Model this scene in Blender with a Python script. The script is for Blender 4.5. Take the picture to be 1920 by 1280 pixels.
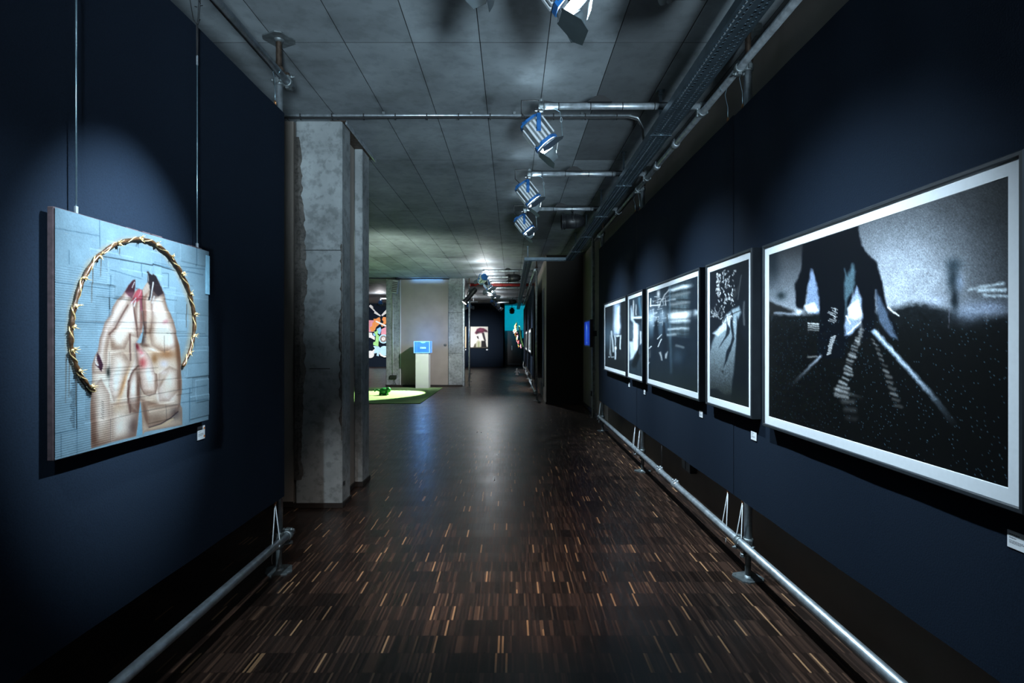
import bpy, math, random
import numpy as np
from mathutils import Vector, Matrix
random.seed(7)
RNG = np.random.default_rng(11)
for o in list(bpy.data.objects):
    bpy.data.objects.remove(o)
SC = bpy.context.scene
COL = SC.collection
# ------------------------------------------------------------------ camera, world, exposure
F = 1066.67            # focal length in pixels of a 1920 px wide frame (20 mm lens)
CX, CY, EYE = 960.0, 636.0, 1.5
cam = bpy.data.cameras.new('camera')
cam.lens = 20.0; cam.sensor_width = 36.0; cam.shift_y = -4.0 / 1920.0
cam.clip_start = 0.05; cam.clip_end = 100
camo = bpy.data.objects.new('camera', cam); COL.objects.link(camo)
camo.location = (0, 0, EYE); camo.rotation_euler = (math.pi / 2, 0, 0)
SC.camera = camo
world = bpy.data.worlds.new('world'); SC.world = world; world.use_nodes = True
world.node_tree.nodes['Background'].inputs[0].default_value = (0.3, 0.5, 0.7, 1)
world.node_tree.nodes['Background'].inputs[1].default_value = 0.02
SC.view_settings.view_transform = 'Standard'
SC.view_settings.look = 'None'
SC.view_settings.gamma = 1.0
SC.view_settings.use_curve_mapping = False
SC.view_settings.exposure = 0.0
SC.cycles.max_bounces = 5
SC.cycles.diffuse_bounces = 2
SC.cycles.glossy_bounces = 2
SC.cycles.sample_clamp_indirect = 4.0
SC.cycles.caustics_reflective = False
SC.cycles.caustics_refractive = False
# lamp strengths (the lamps themselves are made with their fixtures)
COOL = (0.66, 0.86, 1.0)
E_FRES, E_SPILL, E_LEFT, E_FILL, E_FILL_CORR = 520.0, 6.0, 1100.0, 3300.0, 900.0
CEIL = 3.45

# ------------------------------------------------------------------ materials
def lin(c):
    return tuple(((v / 255.0) / 12.92 if v / 255.0 <= 0.04045 else ((v / 255.0 + 0.055) / 1.055) ** 2.4) for v in c)
MATS = {}
def new_mat(name):
    m = bpy.data.materials.new(name); m.use_nodes = True
    nt = m.node_tree; b = nt.nodes['Principled BSDF']
    MATS[name] = m
    return m, nt, b
def N(nt, t, **kw):
    n = nt.nodes.new(t)
    for k, v in kw.items():
        if k.startswith('i'):
            n.inputs[int(k[1:])].default_value = v
        else:
            setattr(n, k, v)
    return n
def L(nt, a, b): nt.links.new(a, b)
def basic(name, col, rough=0.5, metal=0.0, noise=0.0, nscale=8.0, bump=0.0, spec=0.5, stretch=(1, 1, 1)):
    m, nt, b = new_mat(name)
    b.inputs['Base Color'].default_value = (*col, 1); b.inputs['Roughness'].default_value = rough
    b.inputs['Metallic'].default_value = metal; b.inputs['Specular IOR Level'].default_value = spec
    if noise or bump:
        tc = N(nt, 'ShaderNodeTexCoord'); mp = N(nt, 'ShaderNodeMapping'); mp.inputs['Scale'].default_value = stretch
        L(nt, tc.outputs['Object'], mp.inputs['Vector'])
        nz = N(nt, 'ShaderNodeTexNoise'); nz.inputs['Scale'].default_value = nscale; nz.inputs['Detail'].default_value = 2.5
        L(nt, mp.outputs[0], nz.inputs['Vector'])
        if noise:
            mx = N(nt, 'ShaderNodeMixRGB', blend_type='MULTIPLY'); mx.inputs[0].default_value = 1
            mx.inputs[1].default_value = (*col, 1)
            mr = N(nt, 'ShaderNodeMapRange'); mr.inputs[1].default_value = 0.3; mr.inputs[2].default_value = 0.7
            mr.inputs[3].default_value = 1 - noise; mr.inputs[4].default_value = 1 + noise * 0.5
            L(nt, nz.outputs[0], mr.inputs[0]); L(nt, mr.outputs[0], mx.inputs[2]); L(nt, mx.outputs[0], b.inputs['Base Color'])
        if bump:
            bp = N(nt, 'ShaderNodeBump'); bp.inputs['Strength'].default_value = bump; bp.inputs['Distance'].default_value = 0.003
            L(nt, nz.outputs[0], bp.inputs['Height']); L(nt, bp.outputs[0], b.inputs['Normal'])
    return m
def emit(name, col, strength):
    m, nt, b = new_mat(name)
    b.inputs['Base Color'].default_value = (*col, 1)
    b.inputs['Emission Color'].default_value = (*col, 1); b.inputs['Emission Strength'].default_value = strength
    tc = N(nt, 'ShaderNodeTexCoord'); nz = N(nt, 'ShaderNodeTexNoise'); nz.inputs['Scale'].default_value = 20
    L(nt, tc.outputs['Object'], nz.inputs['Vector']); L(nt, nz.outputs[0], b.inputs['Roughness'])
    return m
def concrete(name, col, vary=0.25, stain=0.35, objrand=0.12, scale=1.0, edge=False):
    m, nt, b = new_mat(name)
    ge = N(nt, 'ShaderNodeNewGeometry')
    n1 = N(nt, 'ShaderNodeTexNoise'); n1.inputs['Scale'].default_value = 1.3 * scale; n1.inputs['Detail'].default_value = 4; n1.inputs['Roughness'].default_value = 0.62
    n2 = N(nt, 'ShaderNodeTexNoise'); n2.inputs['Scale'].default_value = 9 * scale; n2.inputs['Detail'].default_value = 4; n2.inputs['Roughness'].default_value = 0.65
    n3 = N(nt, 'ShaderNodeTexVoronoi'); n3.inputs['Scale'].default_value = 26 * scale
    for n in (n1, n2, n3): L(nt, ge.outputs['Position'], n.inputs['Vector'])
    r1 = N(nt, 'ShaderNodeMapRange', i1=0.35, i2=0.7, i3=1 - vary, i4=1 + vary); L(nt, n1.outputs[0], r1.inputs[0])
    r2 = N(nt, 'ShaderNodeMapRange', i1=0.38, i2=0.52, i3=1 - stain, i4=1.0); L(nt, n2.outputs[0], r2.inputs[0])
    r3 = N(nt, 'ShaderNodeMapRange', i1=0.02, i2=0.09, i3=0.62, i4=1.0); L(nt, n3.outputs[0], r3.inputs[0])
    oi = N(nt, 'ShaderNodeObjectInfo')
    r4 = N(nt, 'ShaderNodeMapRange', i1=0, i2=1, i3=1 - objrand, i4=1 + objrand); L(nt, oi.outputs['Random'], r4.inputs[0])
    rs_ = [r1, r2, r3, r4]
    if edge:    # damp stains along the formwork joints
        tc = N(nt, 'ShaderNodeTexCoord'); sp = N(nt, 'ShaderNodeSeparateXYZ'); L(nt, tc.outputs['Object'], sp.inputs[0])
        def M(op, a, b_):
            n = N(nt, 'ShaderNodeMath', operation=op)
            for i, v in enumerate((a, b_)):
                if isinstance(v, (int, float)): n.inputs[i].default_value = v
                else: L(nt, v, n.inputs[i])
            return n.outputs[0]
        ex = M('MINIMUM', sp.outputs[0], M('SUBTRACT', 0.445, sp.outputs[0])); ey = M('MINIMUM', sp.outputs[1], M('SUBTRACT', 2.45, sp.outputs[1]))
        ed = M('ADD', M('MINIMUM', ex, M('MULTIPLY', ey, .6)), M('MULTIPLY', M('SUBTRACT', n1.outputs[0], .40), .5))
        r5 = N(nt, 'ShaderNodeMapRange', i1=-0.02, i2=0.04, i3=0.60, i4=1.0); L(nt, ed, r5.inputs[0]); rs_.append(r5)
    p = None
    for r in rs_:
        if p is None: p = r.outputs[0]
        else:
            mm = N(nt, 'ShaderNodeMath', operation='MULTIPLY'); L(nt, p, mm.inputs[0]); L(nt, r.outputs[0], mm.inputs[1]); p = mm.outputs[0]
    mx = N(nt, 'ShaderNodeVectorMath', operation='SCALE'); mx.inputs[0].default_value = col
    L(nt, p, mx.inputs['Scale']); L(nt, mx.outputs[0], b.inputs['Base Color'])
    b.inputs['Roughness'].default_value = 0.72
    bp = N(nt, 'ShaderNodeBump'); bp.inputs['Strength'].default_value = 0.25; bp.inputs['Distance'].default_value = 0.004
    ad = N(nt, 'ShaderNodeMath', operation='ADD'); L(nt, n2.outputs[0], ad.inputs[0]); L(nt, r3.outputs[0], ad.inputs[1])
    L(nt, ad.outputs[0], bp.inputs['Height']); L(nt, bp.outputs[0], b.inputs['Normal'])
    return m
def parquet():
    m, nt, b = new_mat('parquet')
    ge = N(nt, 'ShaderNodeNewGeometry'); sp = N(nt, 'ShaderNodeSeparateXYZ'); L(nt, ge.outputs['Position'], sp.inputs[0])
    def M(op, a, b_=None, c=None):
        n = N(nt, 'ShaderNodeMath', operation=op)
        for i, v in enumerate((a, b_, c)):
            if v is None: continue
            if isinstance(v, (int, float)): n.inputs[i].default_value = v
            else: L(nt, v, n.inputs[i])
        return n.outputs[0]
    X, Y = sp.outputs[0], sp.outputs[1]
    ry = M('DIVIDE', Y, 0.16); row = M('FLOOR', ry); fr = M('FRACT', ry)
    wn0 = N(nt, 'ShaderNodeTexWhiteNoise', noise_dimensions='1D'); L(nt, row, wn0.inputs['W'])
    sx = M('ADD', M('DIVIDE', X, 0.0098), M('MULTIPLY', wn0.outputs[0], 5.0)); strip = M('FLOOR', sx); fs = M('FRACT', sx)
    cv = N(nt, 'ShaderNodeCombineXYZ'); L(nt, strip, cv.inputs[0]); L(nt, row, cv.inputs[1])
    wn = N(nt, 'ShaderNodeTexWhiteNoise', noise_dimensions='2D'); L(nt, cv.outputs[0], wn.inputs['Vector'])
    tx = M('FLOOR', M('ADD', M('DIVIDE', X, 0.235), M('MULTIPLY', wn0.outputs[0], 3.0)))
    cv2 = N(nt, 'ShaderNodeCombineXYZ'); L(nt, tx, cv2.inputs[0]); L(nt, row, cv2.inputs[1])
    wt = N(nt, 'ShaderNodeTexWhiteNoise', noise_dimensions='2D'); L(nt, cv2.outputs[0], wt.inputs['Vector'])
    # broad patches where pale strips gather
    big = N(nt, 'ShaderNodeTexNoise'); big.inputs['Scale'].default_value = 1.4; L(nt, ge.outputs['Position'], big.inputs['Vector'])
    thr = M('ADD', wn.outputs[0], M('MULTIPLY', M('SUBTRACT', big.outputs[0], 0.5), 0.05))
    cr = N(nt, 'ShaderNodeValToRGB'); cr.color_ramp.interpolation = 'CONSTANT'
    els = [(0.0, (0.0160, 0.0092, 0.0068)), (0.35, (0.025, 0.0136, 0.0100)), (0.62, (0.036, 0.0190, 0.0132)), (0.84, (0.062, 0.0320, 0.0210)), (0.955, (0.105, 0.058, 0.036)), (0.979, (0.34, 0.185, 0.095))]
    cr.color_ramp.elements[0].position = 0; cr.color_ramp.elements[0].color = (*els[0][1], 1)
    cr.color_ramp.elements[1].position = els[1][0]; cr.color_ramp.elements[1].color = (*els[1][1], 1)
    for p, c in els[2:]:
        e = cr.color_ramp.elements.new(p); e.color = (*c, 1)
    L(nt, thr, cr.inputs[0])
    mp = N(nt, 'ShaderNodeMapping'); mp.inputs['Scale'].default_value = (220, 9, 1); L(nt, ge.outputs['Position'], mp.inputs[0])
    gr = N(nt, 'ShaderNodeTexNoise'); gr.inputs['Scale'].default_value = 1.0; gr.inputs['Detail'].default_value = 4; L(nt, mp.outputs[0], gr.inputs['Vector'])
    k = M('MULTIPLY', M('ADD', 0.55, M('MULTIPLY', wt.outputs[0], 0.75)), M('ADD', 0.62, M('MULTIPLY', gr.outputs[0], 0.76)))
    edge = M('MULTIPLY', M('GREATER_THAN', fr, 0.012), M('ADD', 0.75, M('MULTIPLY', M('GREATER_THAN', fs, 0.09), 0.25)))
    k = M('MULTIPLY', k, M('ADD', 0.35, M('MULTIPLY', edge, 0.65)))
    vs = N(nt, 'ShaderNodeVectorMath', operation='SCALE'); L(nt, cr.outputs[0], vs.inputs[0]); L(nt, k, vs.inputs['Scale'])
    L(nt, vs.outputs[0], b.inputs['Base Color'])
    wear = N(nt, 'ShaderNodeTexNoise'); wear.inputs['Scale'].default_value = 3.2; wear.inputs['Detail'].default_value = 3; L(nt, ge.outputs['Position'], wear.inputs['Vector'])
    L(nt, M('ADD', 0.22, M('ADD', M('MULTIPLY', wear.outputs[0], 0.16), M('MULTIPLY', wn.outputs[0], 0.09))), b.inputs['Roughness'])
    b.inputs['Specular IOR Level'].default_value = 0.42
    bp = N(nt, 'ShaderNodeBump'); bp.inputs['Strength'].default_value = 0.05; bp.inputs['Distance'].default_value = 0.001
    L(nt, gr.outputs[0], bp.inputs['Height'])
    L(nt, bp.outputs[0], b.inputs['Normal'])
    return m
def colattr(name, rough=0.5, emission=0.0, spec=0.4, coat=0.0):
    m, nt, b = new_mat(name)
    a = N(nt, 'ShaderNodeAttribute'); a.attribute_name = 'Col'
    L(nt, a.outputs['Color'], b.inputs['Base Color'])
    b.inputs['Roughness'].default_value = rough; b.inputs['Specular IOR Level'].default_value = spec
    b.inputs['Coat Weight'].default_value = coat; b.inputs['Coat Roughness'].default_value = 0.08
    if emission:
        L(nt, a.outputs['Color'], b.inputs['Emission Color']); b.inputs['Emission Strength'].default_value = emission
    return m
concrete('ceiling_concrete', (0.205, 0.232, 0.248), 0.30, 0.16, 0.13, 0.9, edge=True)
concrete('ceiling_concrete_dark', (0.095, 0.105, 0.112), 0.2, 0.15, 0.05, 0.9)
concrete('column_concrete', (0.245, 0.265, 0.27), 0.30, 0.34, 0.05, 1.5)
concrete('rough_concrete', (0.085, 0.075, 0.066), 0.35, 0.55, 0.05, 4.0)
basic('joint_dark', (0.030, 0.032, 0.034), 0.9, noise=0.3, nscale=6)
basic('plaster_beige', (0.260, 0.225, 0.195), 0.85, noise=0.12, nscale=2.5, bump=0.05)
basic('plaster_dark', (0.110, 0.098, 0.088), 0.9, noise=0.1, nscale=2.0)
basic('plaster_black', (0.030, 0.027, 0.025), 0.9, noise=0.1, nscale=2.0)
basic('plaster_white', (0.55, 0.55, 0.54), 0.85, noise=0.08, nscale=2.0)
basic('skirting_dark', (0.018, 0.013, 0.011), 0.45, noise=0.3, nscale=5, stretch=(1, 1, 8))
basic('navy_fabric', (0.0066, 0.0118, 0.0215), 0.88, noise=0.22, nscale=160, bump=0.25, spec=0.08)
basic('navy_edge', (0.010, 0.013, 0.022), 0.9, noise=0.2, nscale=60)
basic('galvanised', (0.46, 0.51, 0.55), 0.38, 0.68, noise=0.35, nscale=22, bump=0.05)
basic('galvanised_dull', (0.22, 0.25, 0.26), 0.52, 0.8, noise=0.4, nscale=18, bump=0.08)
basic('rusty_steel', (0.085, 0.060, 0.045), 0.6, 0.7, noise=0.5, nscale=30, bump=0.1)
basic('tray_steel', (0.15, 0.20, 0.235), 0.40, 0.88, noise=0.25, nscale=9)
basic('aluminium', (0.78, 0.82, 0.86), 0.38, 0.55, noise=0.1, nscale=30)
basic('black_paint', (0.010, 0.011, 0.013), 0.45, 0.0, noise=0.25, nscale=20)
basic('leaf_black', (0.045, 0.060, 0.068), 0.5, 0.2, noise=0.15, nscale=15)
basic('blue_paint', (0.02, 0.13, 0.38), 0.35, 0.1, noise=0.15, nscale=15)
basic('rubber', (0.008, 0.008, 0.009), 0.6, noise=0.2, nscale=20)
basic('frame_black', (0.018, 0.022, 0.027), 0.40, noise=0.2, nscale=14, stretch=(1, 1, 1))
basic('mat_board', (0.60, 0.62, 0.65), 0.85, noise=0.03, nscale=60)
basic('card_white', (0.62, 0.63, 0.65), 0.7, noise=0.04, nscale=60)
basic('ink', (0.04, 0.04, 0.05), 0.8, noise=0.1)
basic('orange_dot', (0.7, 0.22, 0.05), 0.7, noise=0.1)
basic('cord_white', (0.55, 0.58, 0.60), 0.7, noise=0.15, nscale=90)
basic('copper', (0.55, 0.26, 0.12), 0.35, 0.9, noise=0.3, nscale=60)
basic('wire_steel', (0.35, 0.52, 0.60), 0.3, 0.85, noise=0.15, nscale=50)
basic('board_edge', (0.045, 0.027, 0.032), 0.85, noise=0.4, nscale=60)
basic('halo_gold', (0.075, 0.034, 0.014), 0.35, 0.35, noise=0.6, nscale=70, bump=0.3)
basic('knot_gold', (0.80, 0.55, 0.25), 0.28, 0.6, noise=0.3, nscale=50)
basic('board_blue', (0.13, 0.27, 0.36), 0.8, noise=0.2, nscale=40)
basic('red_pipe', (0.22, 0.015, 0.012), 0.45, noise=0.2)
basic('carpet_green', (0.30, 0.46, 0.20), 0.95, noise=0.25, nscale=220, bump=0.4, spec=0.1)
basic('toy_green', (0.02, 0.20, 0.05), 0.3, noise=0.25, nscale=12)
basic('plinth_white', (0.66, 0.68, 0.66), 0.6, noise=0.04, nscale=3)
basic('figure_white', (0.62, 0.63, 0.66), 0.4, noise=0.35, nscale=14)
basic('socket_black', (0.012, 0.013, 0.015), 0.4, noise=0.2)
basic('device_grey', (0.28, 0.30, 0.30), 0.45, noise=0.2)
emit('lens_glow', (0.85, 0.95, 1.0), 40.0)
emit('lens_soft', (0.95, 0.97, 0.90), 6.0)
emit('cyan_lens', (0.05, 0.65, 0.9), 6.0)
emit('cube_edge', (0.18, 0.42, 1.0), 1.5)
emit('cube_text', (0.75, 0.88, 1.0), 2.4)
for nm, c in dict(c_pink=(0.75, 0.30, 0.38), c_orange=(0.80, 0.28, 0.06), c_blue=(0.25, 0.55, 0.85), c_green=(0.35, 0.75, 0.25), c_white=(0.80, 0.80, 0.78), c_brown=(0.12, 0.05, 0.03), c_skyblue=(0.45, 0.72, 0.85), c_red=(0.5, 0.06, 0.07), c_yellow=(0.7, 0.6, 0.2)).items():
    basic(nm, c, 0.6, noise=0.12, nscale=9)
parquet()
colattr('print', 0.5, spec=0.12); colattr('screen', 0.3, .75); colattr('painted', 0.42, spec=0.3)
m_, nt_, b_ = new_mat('acrylic')
b_.inputs['Base Color'].default_value = (0.35, 0.6, 1.0, 1); b_.inputs['Roughness'].default_value = 0.05
b_.inputs['Transmission Weight'].default_value = 1.0; b_.inputs['IOR'].default_value = 1.12
nz_ = N(nt_, 'ShaderNodeTexNoise'); nz_.inputs['Scale'].default_value = 3
mr_ = N(nt_, 'ShaderNodeMapRange', i1=0, i2=1, i3=0.22, i4=0.45); L(nt_, nz_.outputs[0], mr_.inputs[0])
b_.inputs['Emission Color'].default_value = (0.10, 0.36, 1.0, 1); L(nt_, mr_.outputs[0], b_.inputs['Emission Strength'])

# ------------------------------------------------------------------ mesh building
class MB:
    def __init__(s): s.v = []; s.f = []; s.sm = []
    def add(s, vs, fs, smooth=False):
        n = len(s.v); s.v.extend(tuple(v) for v in vs)
        s.f.extend(tuple(i + n for i in f) for f in fs); s.sm.extend([smooth] * len(fs))
        return s
    def box(s, x0, x1, y0, y1, z0, z1, mtx=None):
        vs = [Vector((x, y, z)) for z in (z0, z1) for y in (y0, y1) for x in (x0, x1)]
        if mtx is not None: vs = [mtx @ v for v in vs]
        return s.add(vs, [(0, 2, 3, 1), (4, 5, 7, 6), (0, 1, 5, 4), (2, 6, 7, 3), (0, 4, 6, 2), (1, 3, 7, 5)])
    def bbox(s, x0, x1, y0, y1, z0, z1, b=0.002, mtx=None):
        # box with chamfered edges: three crossing slabs hulled by corner faces
        vs = []; idx = {}
        for i, x in enumerate((x0, x1)):
            for j, y in enumerate((y0, y1)):
                for k, z in enumerate((z0, z1)):
                    dx, dy, dz = (b if i == 0 else -b), (b if j == 0 else -b), (b if k == 0 else -b)
                    for a, p in enumerate(((x, y + dy, z + dz), (x + dx, y, z + dz), (x + dx, y + dy, z))):
                        idx[i, j, k, a] = len(vs); vs.append(Vector(p))
        if mtx is not None: vs = [mtx @ v for v in vs]
        g = lambda *t: idx[t]
        fs = [(g(0,0,0,0), g(0,0,1,0), g(0,1,1,0), g(0,1,0,0)), (g(1,0,0,0), g(1,1,0,0), g(1,1,1,0), g(1,0,1,0)),
              (g(0,0,0,1), g(1,0,0,1), g(1,0,1,1), g(0,0,1,1)), (g(0,1,0,1), g(0,1,1,1), g(1,1,1,1), g(1,1,0,1)),
              (g(0,0,0,2), g(0,1,0,2), g(1,1,0,2), g(1,0,0,2)), (g(0,0,1,2), g(1,0,1,2), g(1,1,1,2), g(0,1,1,2))]
        for i in (0, 1):
            for j in (0, 1):
                fs.append((g(i,j,0,0), g(i,j,1,0), g(i,j,1,1), g(i,j,0,1)))
                fs.append((g(i,0,j,0), g(i,1,j,0), g(i,1,j,2), g(i,0,j,2)))
                fs.append((g(0,i,j,1), g(1,i,j,1), g(1,i,j,2), g(0,i,j,2)))
                for k in (0, 1): fs.append((g(i,j,k,0), g(i,j,k,1), g(i,j,k,2)))
        return s.add(vs, fs)
    def cyl(s, a, b, r, n=16, r2=None, caps=True):
        a, b = Vector(a), Vector(b); d = (b - a).normalized(); r2 = r if r2 is None else r2
        u = d.orthogonal().normalized(); w = d.cross(u)
        vs = []
        for p, rr in ((a, r), (b, r2)):
            for i in range(n):
                t = 2 * math.pi * i / n
                vs.append(p + (u * math.cos(t) + w * math.sin(t)) * rr)
        s.add(vs, [(i, (i + 1) % n, n + (i + 1) % n, n + i) for i in range(n)], True)
        if caps: s.add(vs, [tuple(range(n - 1, -1, -1)), tuple(range(n, 2 * n))])
        return s
    def lathe(s, o, ax, prof, n=20, smooth=True):
        o, d = Vector(o), Vector(ax).normalized(); u = d.orthogonal().normalized(); w = d.cross(u)
        vs = []; k = len(prof)
        for (h, r) in prof:
            for i in range(n):
                t = 2 * math.pi * i / n; vs.append(o + d * h + (u * math.cos(t) + w * math.sin(t)) * r)
        fs = [(j * n + i, j * n + (i + 1) % n, (j + 1) * n + (i + 1) % n, (j + 1) * n + i) for j in range(k - 1) for i in range(n)]
        return s.add(vs, fs, smooth)
    def tube(s, pts, r, n=8, closed=False):
        pts = [Vector(p) for p in pts]; vs = []; u = None; m = len(pts)
        for i, p in enumerate(pts):
            if closed: d = (pts[(i + 1) % m] - pts[i - 1])
            else: d = (pts[min(i + 1, m - 1)] - pts[max(i - 1, 0)])
            d.normalize()
            u = d.orthogonal().normalized() if u is None else (u - d * u.dot(d)).normalized()
            w = d.cross(u)
            rr = r[i] if isinstance(r, (list, tuple)) else r
            for k in range(n):
                t = 2 * math.pi * k / n; vs.append(p + (u * math.cos(t) + w * math.sin(t)) * rr)
        q = m if closed else m - 1
        s.add(vs, [(i * n + k, i * n + (k + 1) % n, ((i + 1) % m) * n + (k + 1) % n, ((i + 1) % m) * n + k) for i in range(q) for k in range(n)], True)
        if not closed: s.add(vs, [tuple(range(n - 1, -1, -1)), tuple(range((m - 1) * n, m * n))])
        return s
    def prism(s, poly, fn, d0, d1):
        # poly: 2-D outline, fn(a, b, d) -> 3-D
        n = len(poly)
        vs = [fn(a, b, d0) for a, b in poly] + [fn(a, b, d1) for a, b in poly]
        return s.add(vs, [tuple(range(n - 1, -1, -1)), tuple(range(n, 2 * n))] + [(i, (i + 1) % n, n + (i + 1) % n, n + i) for i in range(n)])
    def blob(s, c, r, n=12, m=8, jitter=0.0, mtx=None):
        c = Vector(c); vs = []; rx, ry, rz = r if isinstance(r, (list, tuple)) else (r, r, r)
        for j in range(m + 1):
            ph = math.pi * j / m
            for i in range(n):
                t = 2 * math.pi * i / n; k = 1 + random.uniform(-jitter, jitter)
                v = Vector((rx * math.sin(ph) * math.cos(t) * k, ry * math.sin(ph) * math.sin(t) * k, rz * math.cos(ph) * k))
                vs.append(c + (mtx @ v if mtx is not None else v))
        return s.add(vs, [(j * n + i, j * n + (i + 1) % n, (j + 1) * n + (i + 1) % n, (j + 1) * n + i) for j in range(m) for i in range(n)], True)
    def mesh(s, name, mat):
        me = bpy.data.meshes.new(name); me.from_pydata(s.v, [], s.f)
        me.polygons.foreach_set('use_smooth', s.sm)
        if mat: me.materials.append(MATS[mat])
        me.update(); 
        import bmesh
        bm = bmesh.new(); bm.from_mesh(me); bmesh.ops.remove_doubles(bm, verts=bm.verts, dist=1e-6); bmesh.ops.recalc_face_normals(bm, faces=bm.faces); bm.to_mesh(me); bm.free()
        return me
    def build(s, name, mat, parent=None, **kw):
        return link(name, s.mesh(name, mat), parent, **kw)
def link(name, me, parent=None, mtx=None, label=None):
    o = bpy.data.objects.new(name, me); COL.objects.link(o)
    if parent is not None: o.parent = parent
    if mtx is not None: o.matrix_local = mtx
    if label: o['label'] = label
    return o
def thing(name, label, cat, loc=(0, 0, 0), group=None):
    o = bpy.data.objects.new(name, None); COL.objects.link(o); o.location = loc
    o.empty_display_size = 0.05
    return tag(o, label, cat, group)
def tag(o, label, cat, group=None):
    o['label'] = label; o['category'] = cat
    if group: o['group'] = group
    return o
def structure(o): o['kind'] = 'structure'; return o
def local(root):   # vertices are given in world space; parts of a thing at loc need local ones
    return Matrix.Translation(-Vector(root.location))

# ------------------------------------------------------------------ the setting
structure(MB().box(-9.2, 2.0, -4.2, 34.2, -0.2, 0.0).build('floor', 'parquet'))
# ceiling: cast slab whose formwork panels stay readable as separate fields
slab = structure(MB().box(-9.2, 2.0, -4.2, 34.2, CEIL + 0.012, CEIL + 0.25).build('ceiling', 'joint_dark'))
PX0, PW, PY0, PL = -5.105, 0.445, -3.61, 2.45
cols, rows = 15, 15
gap = 0.0022
pm = {}
for mname in ('ceiling_concrete', 'ceiling_concrete_dark'):
    pm[mname] = MB().bbox(gap, PW - gap, gap, PL - gap, 0.0, 0.012, 0.0006).mesh('formwork_panel', mname)
for me in pm.values():
    me.materials.append(MATS['joint_dark'])
    for p in me.polygons:
        if abs(p.normal.z) < .9: p.material_index = 1
for i in range(cols):
    for j in range(rows):
        x = PX0 + i * PW; y = PY0 + j * PL
        dark = (i == 13 and j in (2, 3)) or (i == 12 and j == 5) or (i == 11 and j == 8)
        link('formwork_panel', pm['ceiling_concrete_dark' if dark else 'ceiling_concrete'], slab,
             Matrix.Translation((x, y, CEIL)))
sd = MB().box(-9.2, PX0 - gap, -4.2, 34.2, CEIL, CEIL + 0.012).build('ceiling_field', 'ceiling_concrete', slab)
MB().box(PX0 + cols * PW + gap, 2.0, -4.2, 34.2, CEIL, CEIL + 0.012).build('ceiling_field', 'ceiling_concrete', slab)

wr = structure(MB().box(1.65, 1.95, -4.0, 13.2, 0, CEIL).build('wall_right', 'plaster_beige'))
structure(MB().bbox(1.632, 1.65, -4.0, 13.2, 0, 0.07, 0.003).build('baseboard_right', 'skirting_dark'))
structure(MB().box(0.79, 1.95, 13.2, 32.5, 0, CEIL).build('wall_shaft', 'plaster_beige'))
structure(MB().box(0.80, 1.65, 13.19, 13.2, 0.05, CEIL).build('wall_shaft_front', 'plaster_black'))
structure(MB().bbox(0.776, 1.65, 13.180, 13.2, 0, 0.05, 0.003).build('baseboard_shaft', 'skirting_dark'))
structure(MB().box(0.772, 0.79, 13.9, 16.9, 0.35, 2.75).build('wall_shaft_panel', 'black_paint'))  # flat black panel on the side face of the shaft
structure(MB().box(-9.2, 2.0, -4.2, -4.0, 0, CEIL).build('wall_back', 'plaster_dark'))
structure(MB().box(-3.5, -3.3, -4.0, 5.09, 0, CEIL).build('wall_left', 'plaster_dark'))
structure(MB().box(-9.2, -9.0, 5.0, 34.2, 0, CEIL).build('wall_far_left', 'plaster_dark'))
structure(MB().box(-9.0, -1.955, 5.09, 5.33, 0, CEIL).build('wall_left_return', 'plaster_beige'))
structure(MB().box(-1.80, -1.609, 5.33, 5.80, 0, CEIL).build('wall_left_recess', 'plaster_beige'))
structure(MB().box(-9.0, -0.42, 31.0, 31.2, 0, CEIL).build('wall_far', 'navy_fabric'))
structure(MB().box(-0.42, 2.0, 33.0, 33.2, 0, CEIL).build('wall_far_alcove', 'plaster_white'))
structure(MB().box(-0.48, -0.42, 31.0, 33.0, 0, CEIL).build('wall_alcove_side', 'navy_fabric'))
# front concrete column: smooth cast face with broken-out edge of exposed aggregate
co = structure(MB().bbox(-1.93, -1.514, 5.065, 5.33, 0, CEIL, 0.012).build('wall_column', 'column_concrete'))
def ragged(name, x0, depth_y, side, zs, wmax, parent):
    mb = MB(); n = 70; rr = random.Random(5 + int(side))
    pts = []; w = wmax * 0.5
    for i in range(n + 1):
        z = zs[0] + (zs[1] - zs[0]) * i / n
        w = min(wmax, max(0.008, w + rr.uniform(-0.016, 0.016)))
        pts.append((z, w))
    vs = []
    for z, w in pts:
        vs += [(x0, depth_y - 0.001 - rr.uniform(0, .006), z), (x0 + side * w * .5, depth_y - 0.004 - rr.uniform(0, .010), z), (x0 + side * w, depth_y + 0.003, z), (x0, depth_y + 0.03, z)]
    fs = []
    for i in range(n):
        for k in range(3): fs.append((i * 4 + k, i * 4 + k + 1, i * 4 + 5 + k, i * 4 + 4 + k))
    return mb.add(vs, fs).build(name, 'rough_concrete', parent)
ragged('spalled_edge', -1.934, 5.065, 1, (0.25, 3.30), 0.13, co)
ragged('spalled_edge', -1.512, 5.065, -1, (0.6, 2.35), 0.035, co)
for z in (2.29,):   # pour joints
    MB().bbox(-1.925, -1.519, 5.060, 5.07, z, z + 0.006, 0.001).build('pour_joint', 'joint_dark', co)
MB().box(-1.80, -1.62, 5.058, 5.066, 1.235, 1.243).build('form_slot', 'joint_dark', co)
MB().bbox(-1.538, -1.506, 5.10, 5.14, 0.19, 0.225, 0.002).build('plug', 'socket_black', co)
structure(MB().bbox(-1.527, -1.515, 5.08, 5.32, 0.05, CEIL, 0.002).build('trim_1', 'plaster_white'))
structure(MB().bbox(-1.945, -1.502, 5.052, 5.33, 0, 0.045, 0.003).build('baseboard_column', 'skirting_dark'))
structure(MB().bbox(-1.609, -1.527, 5.80, 6.08, 0, CEIL, 0.010).build('wall_pier', 'column_concrete'))
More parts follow.
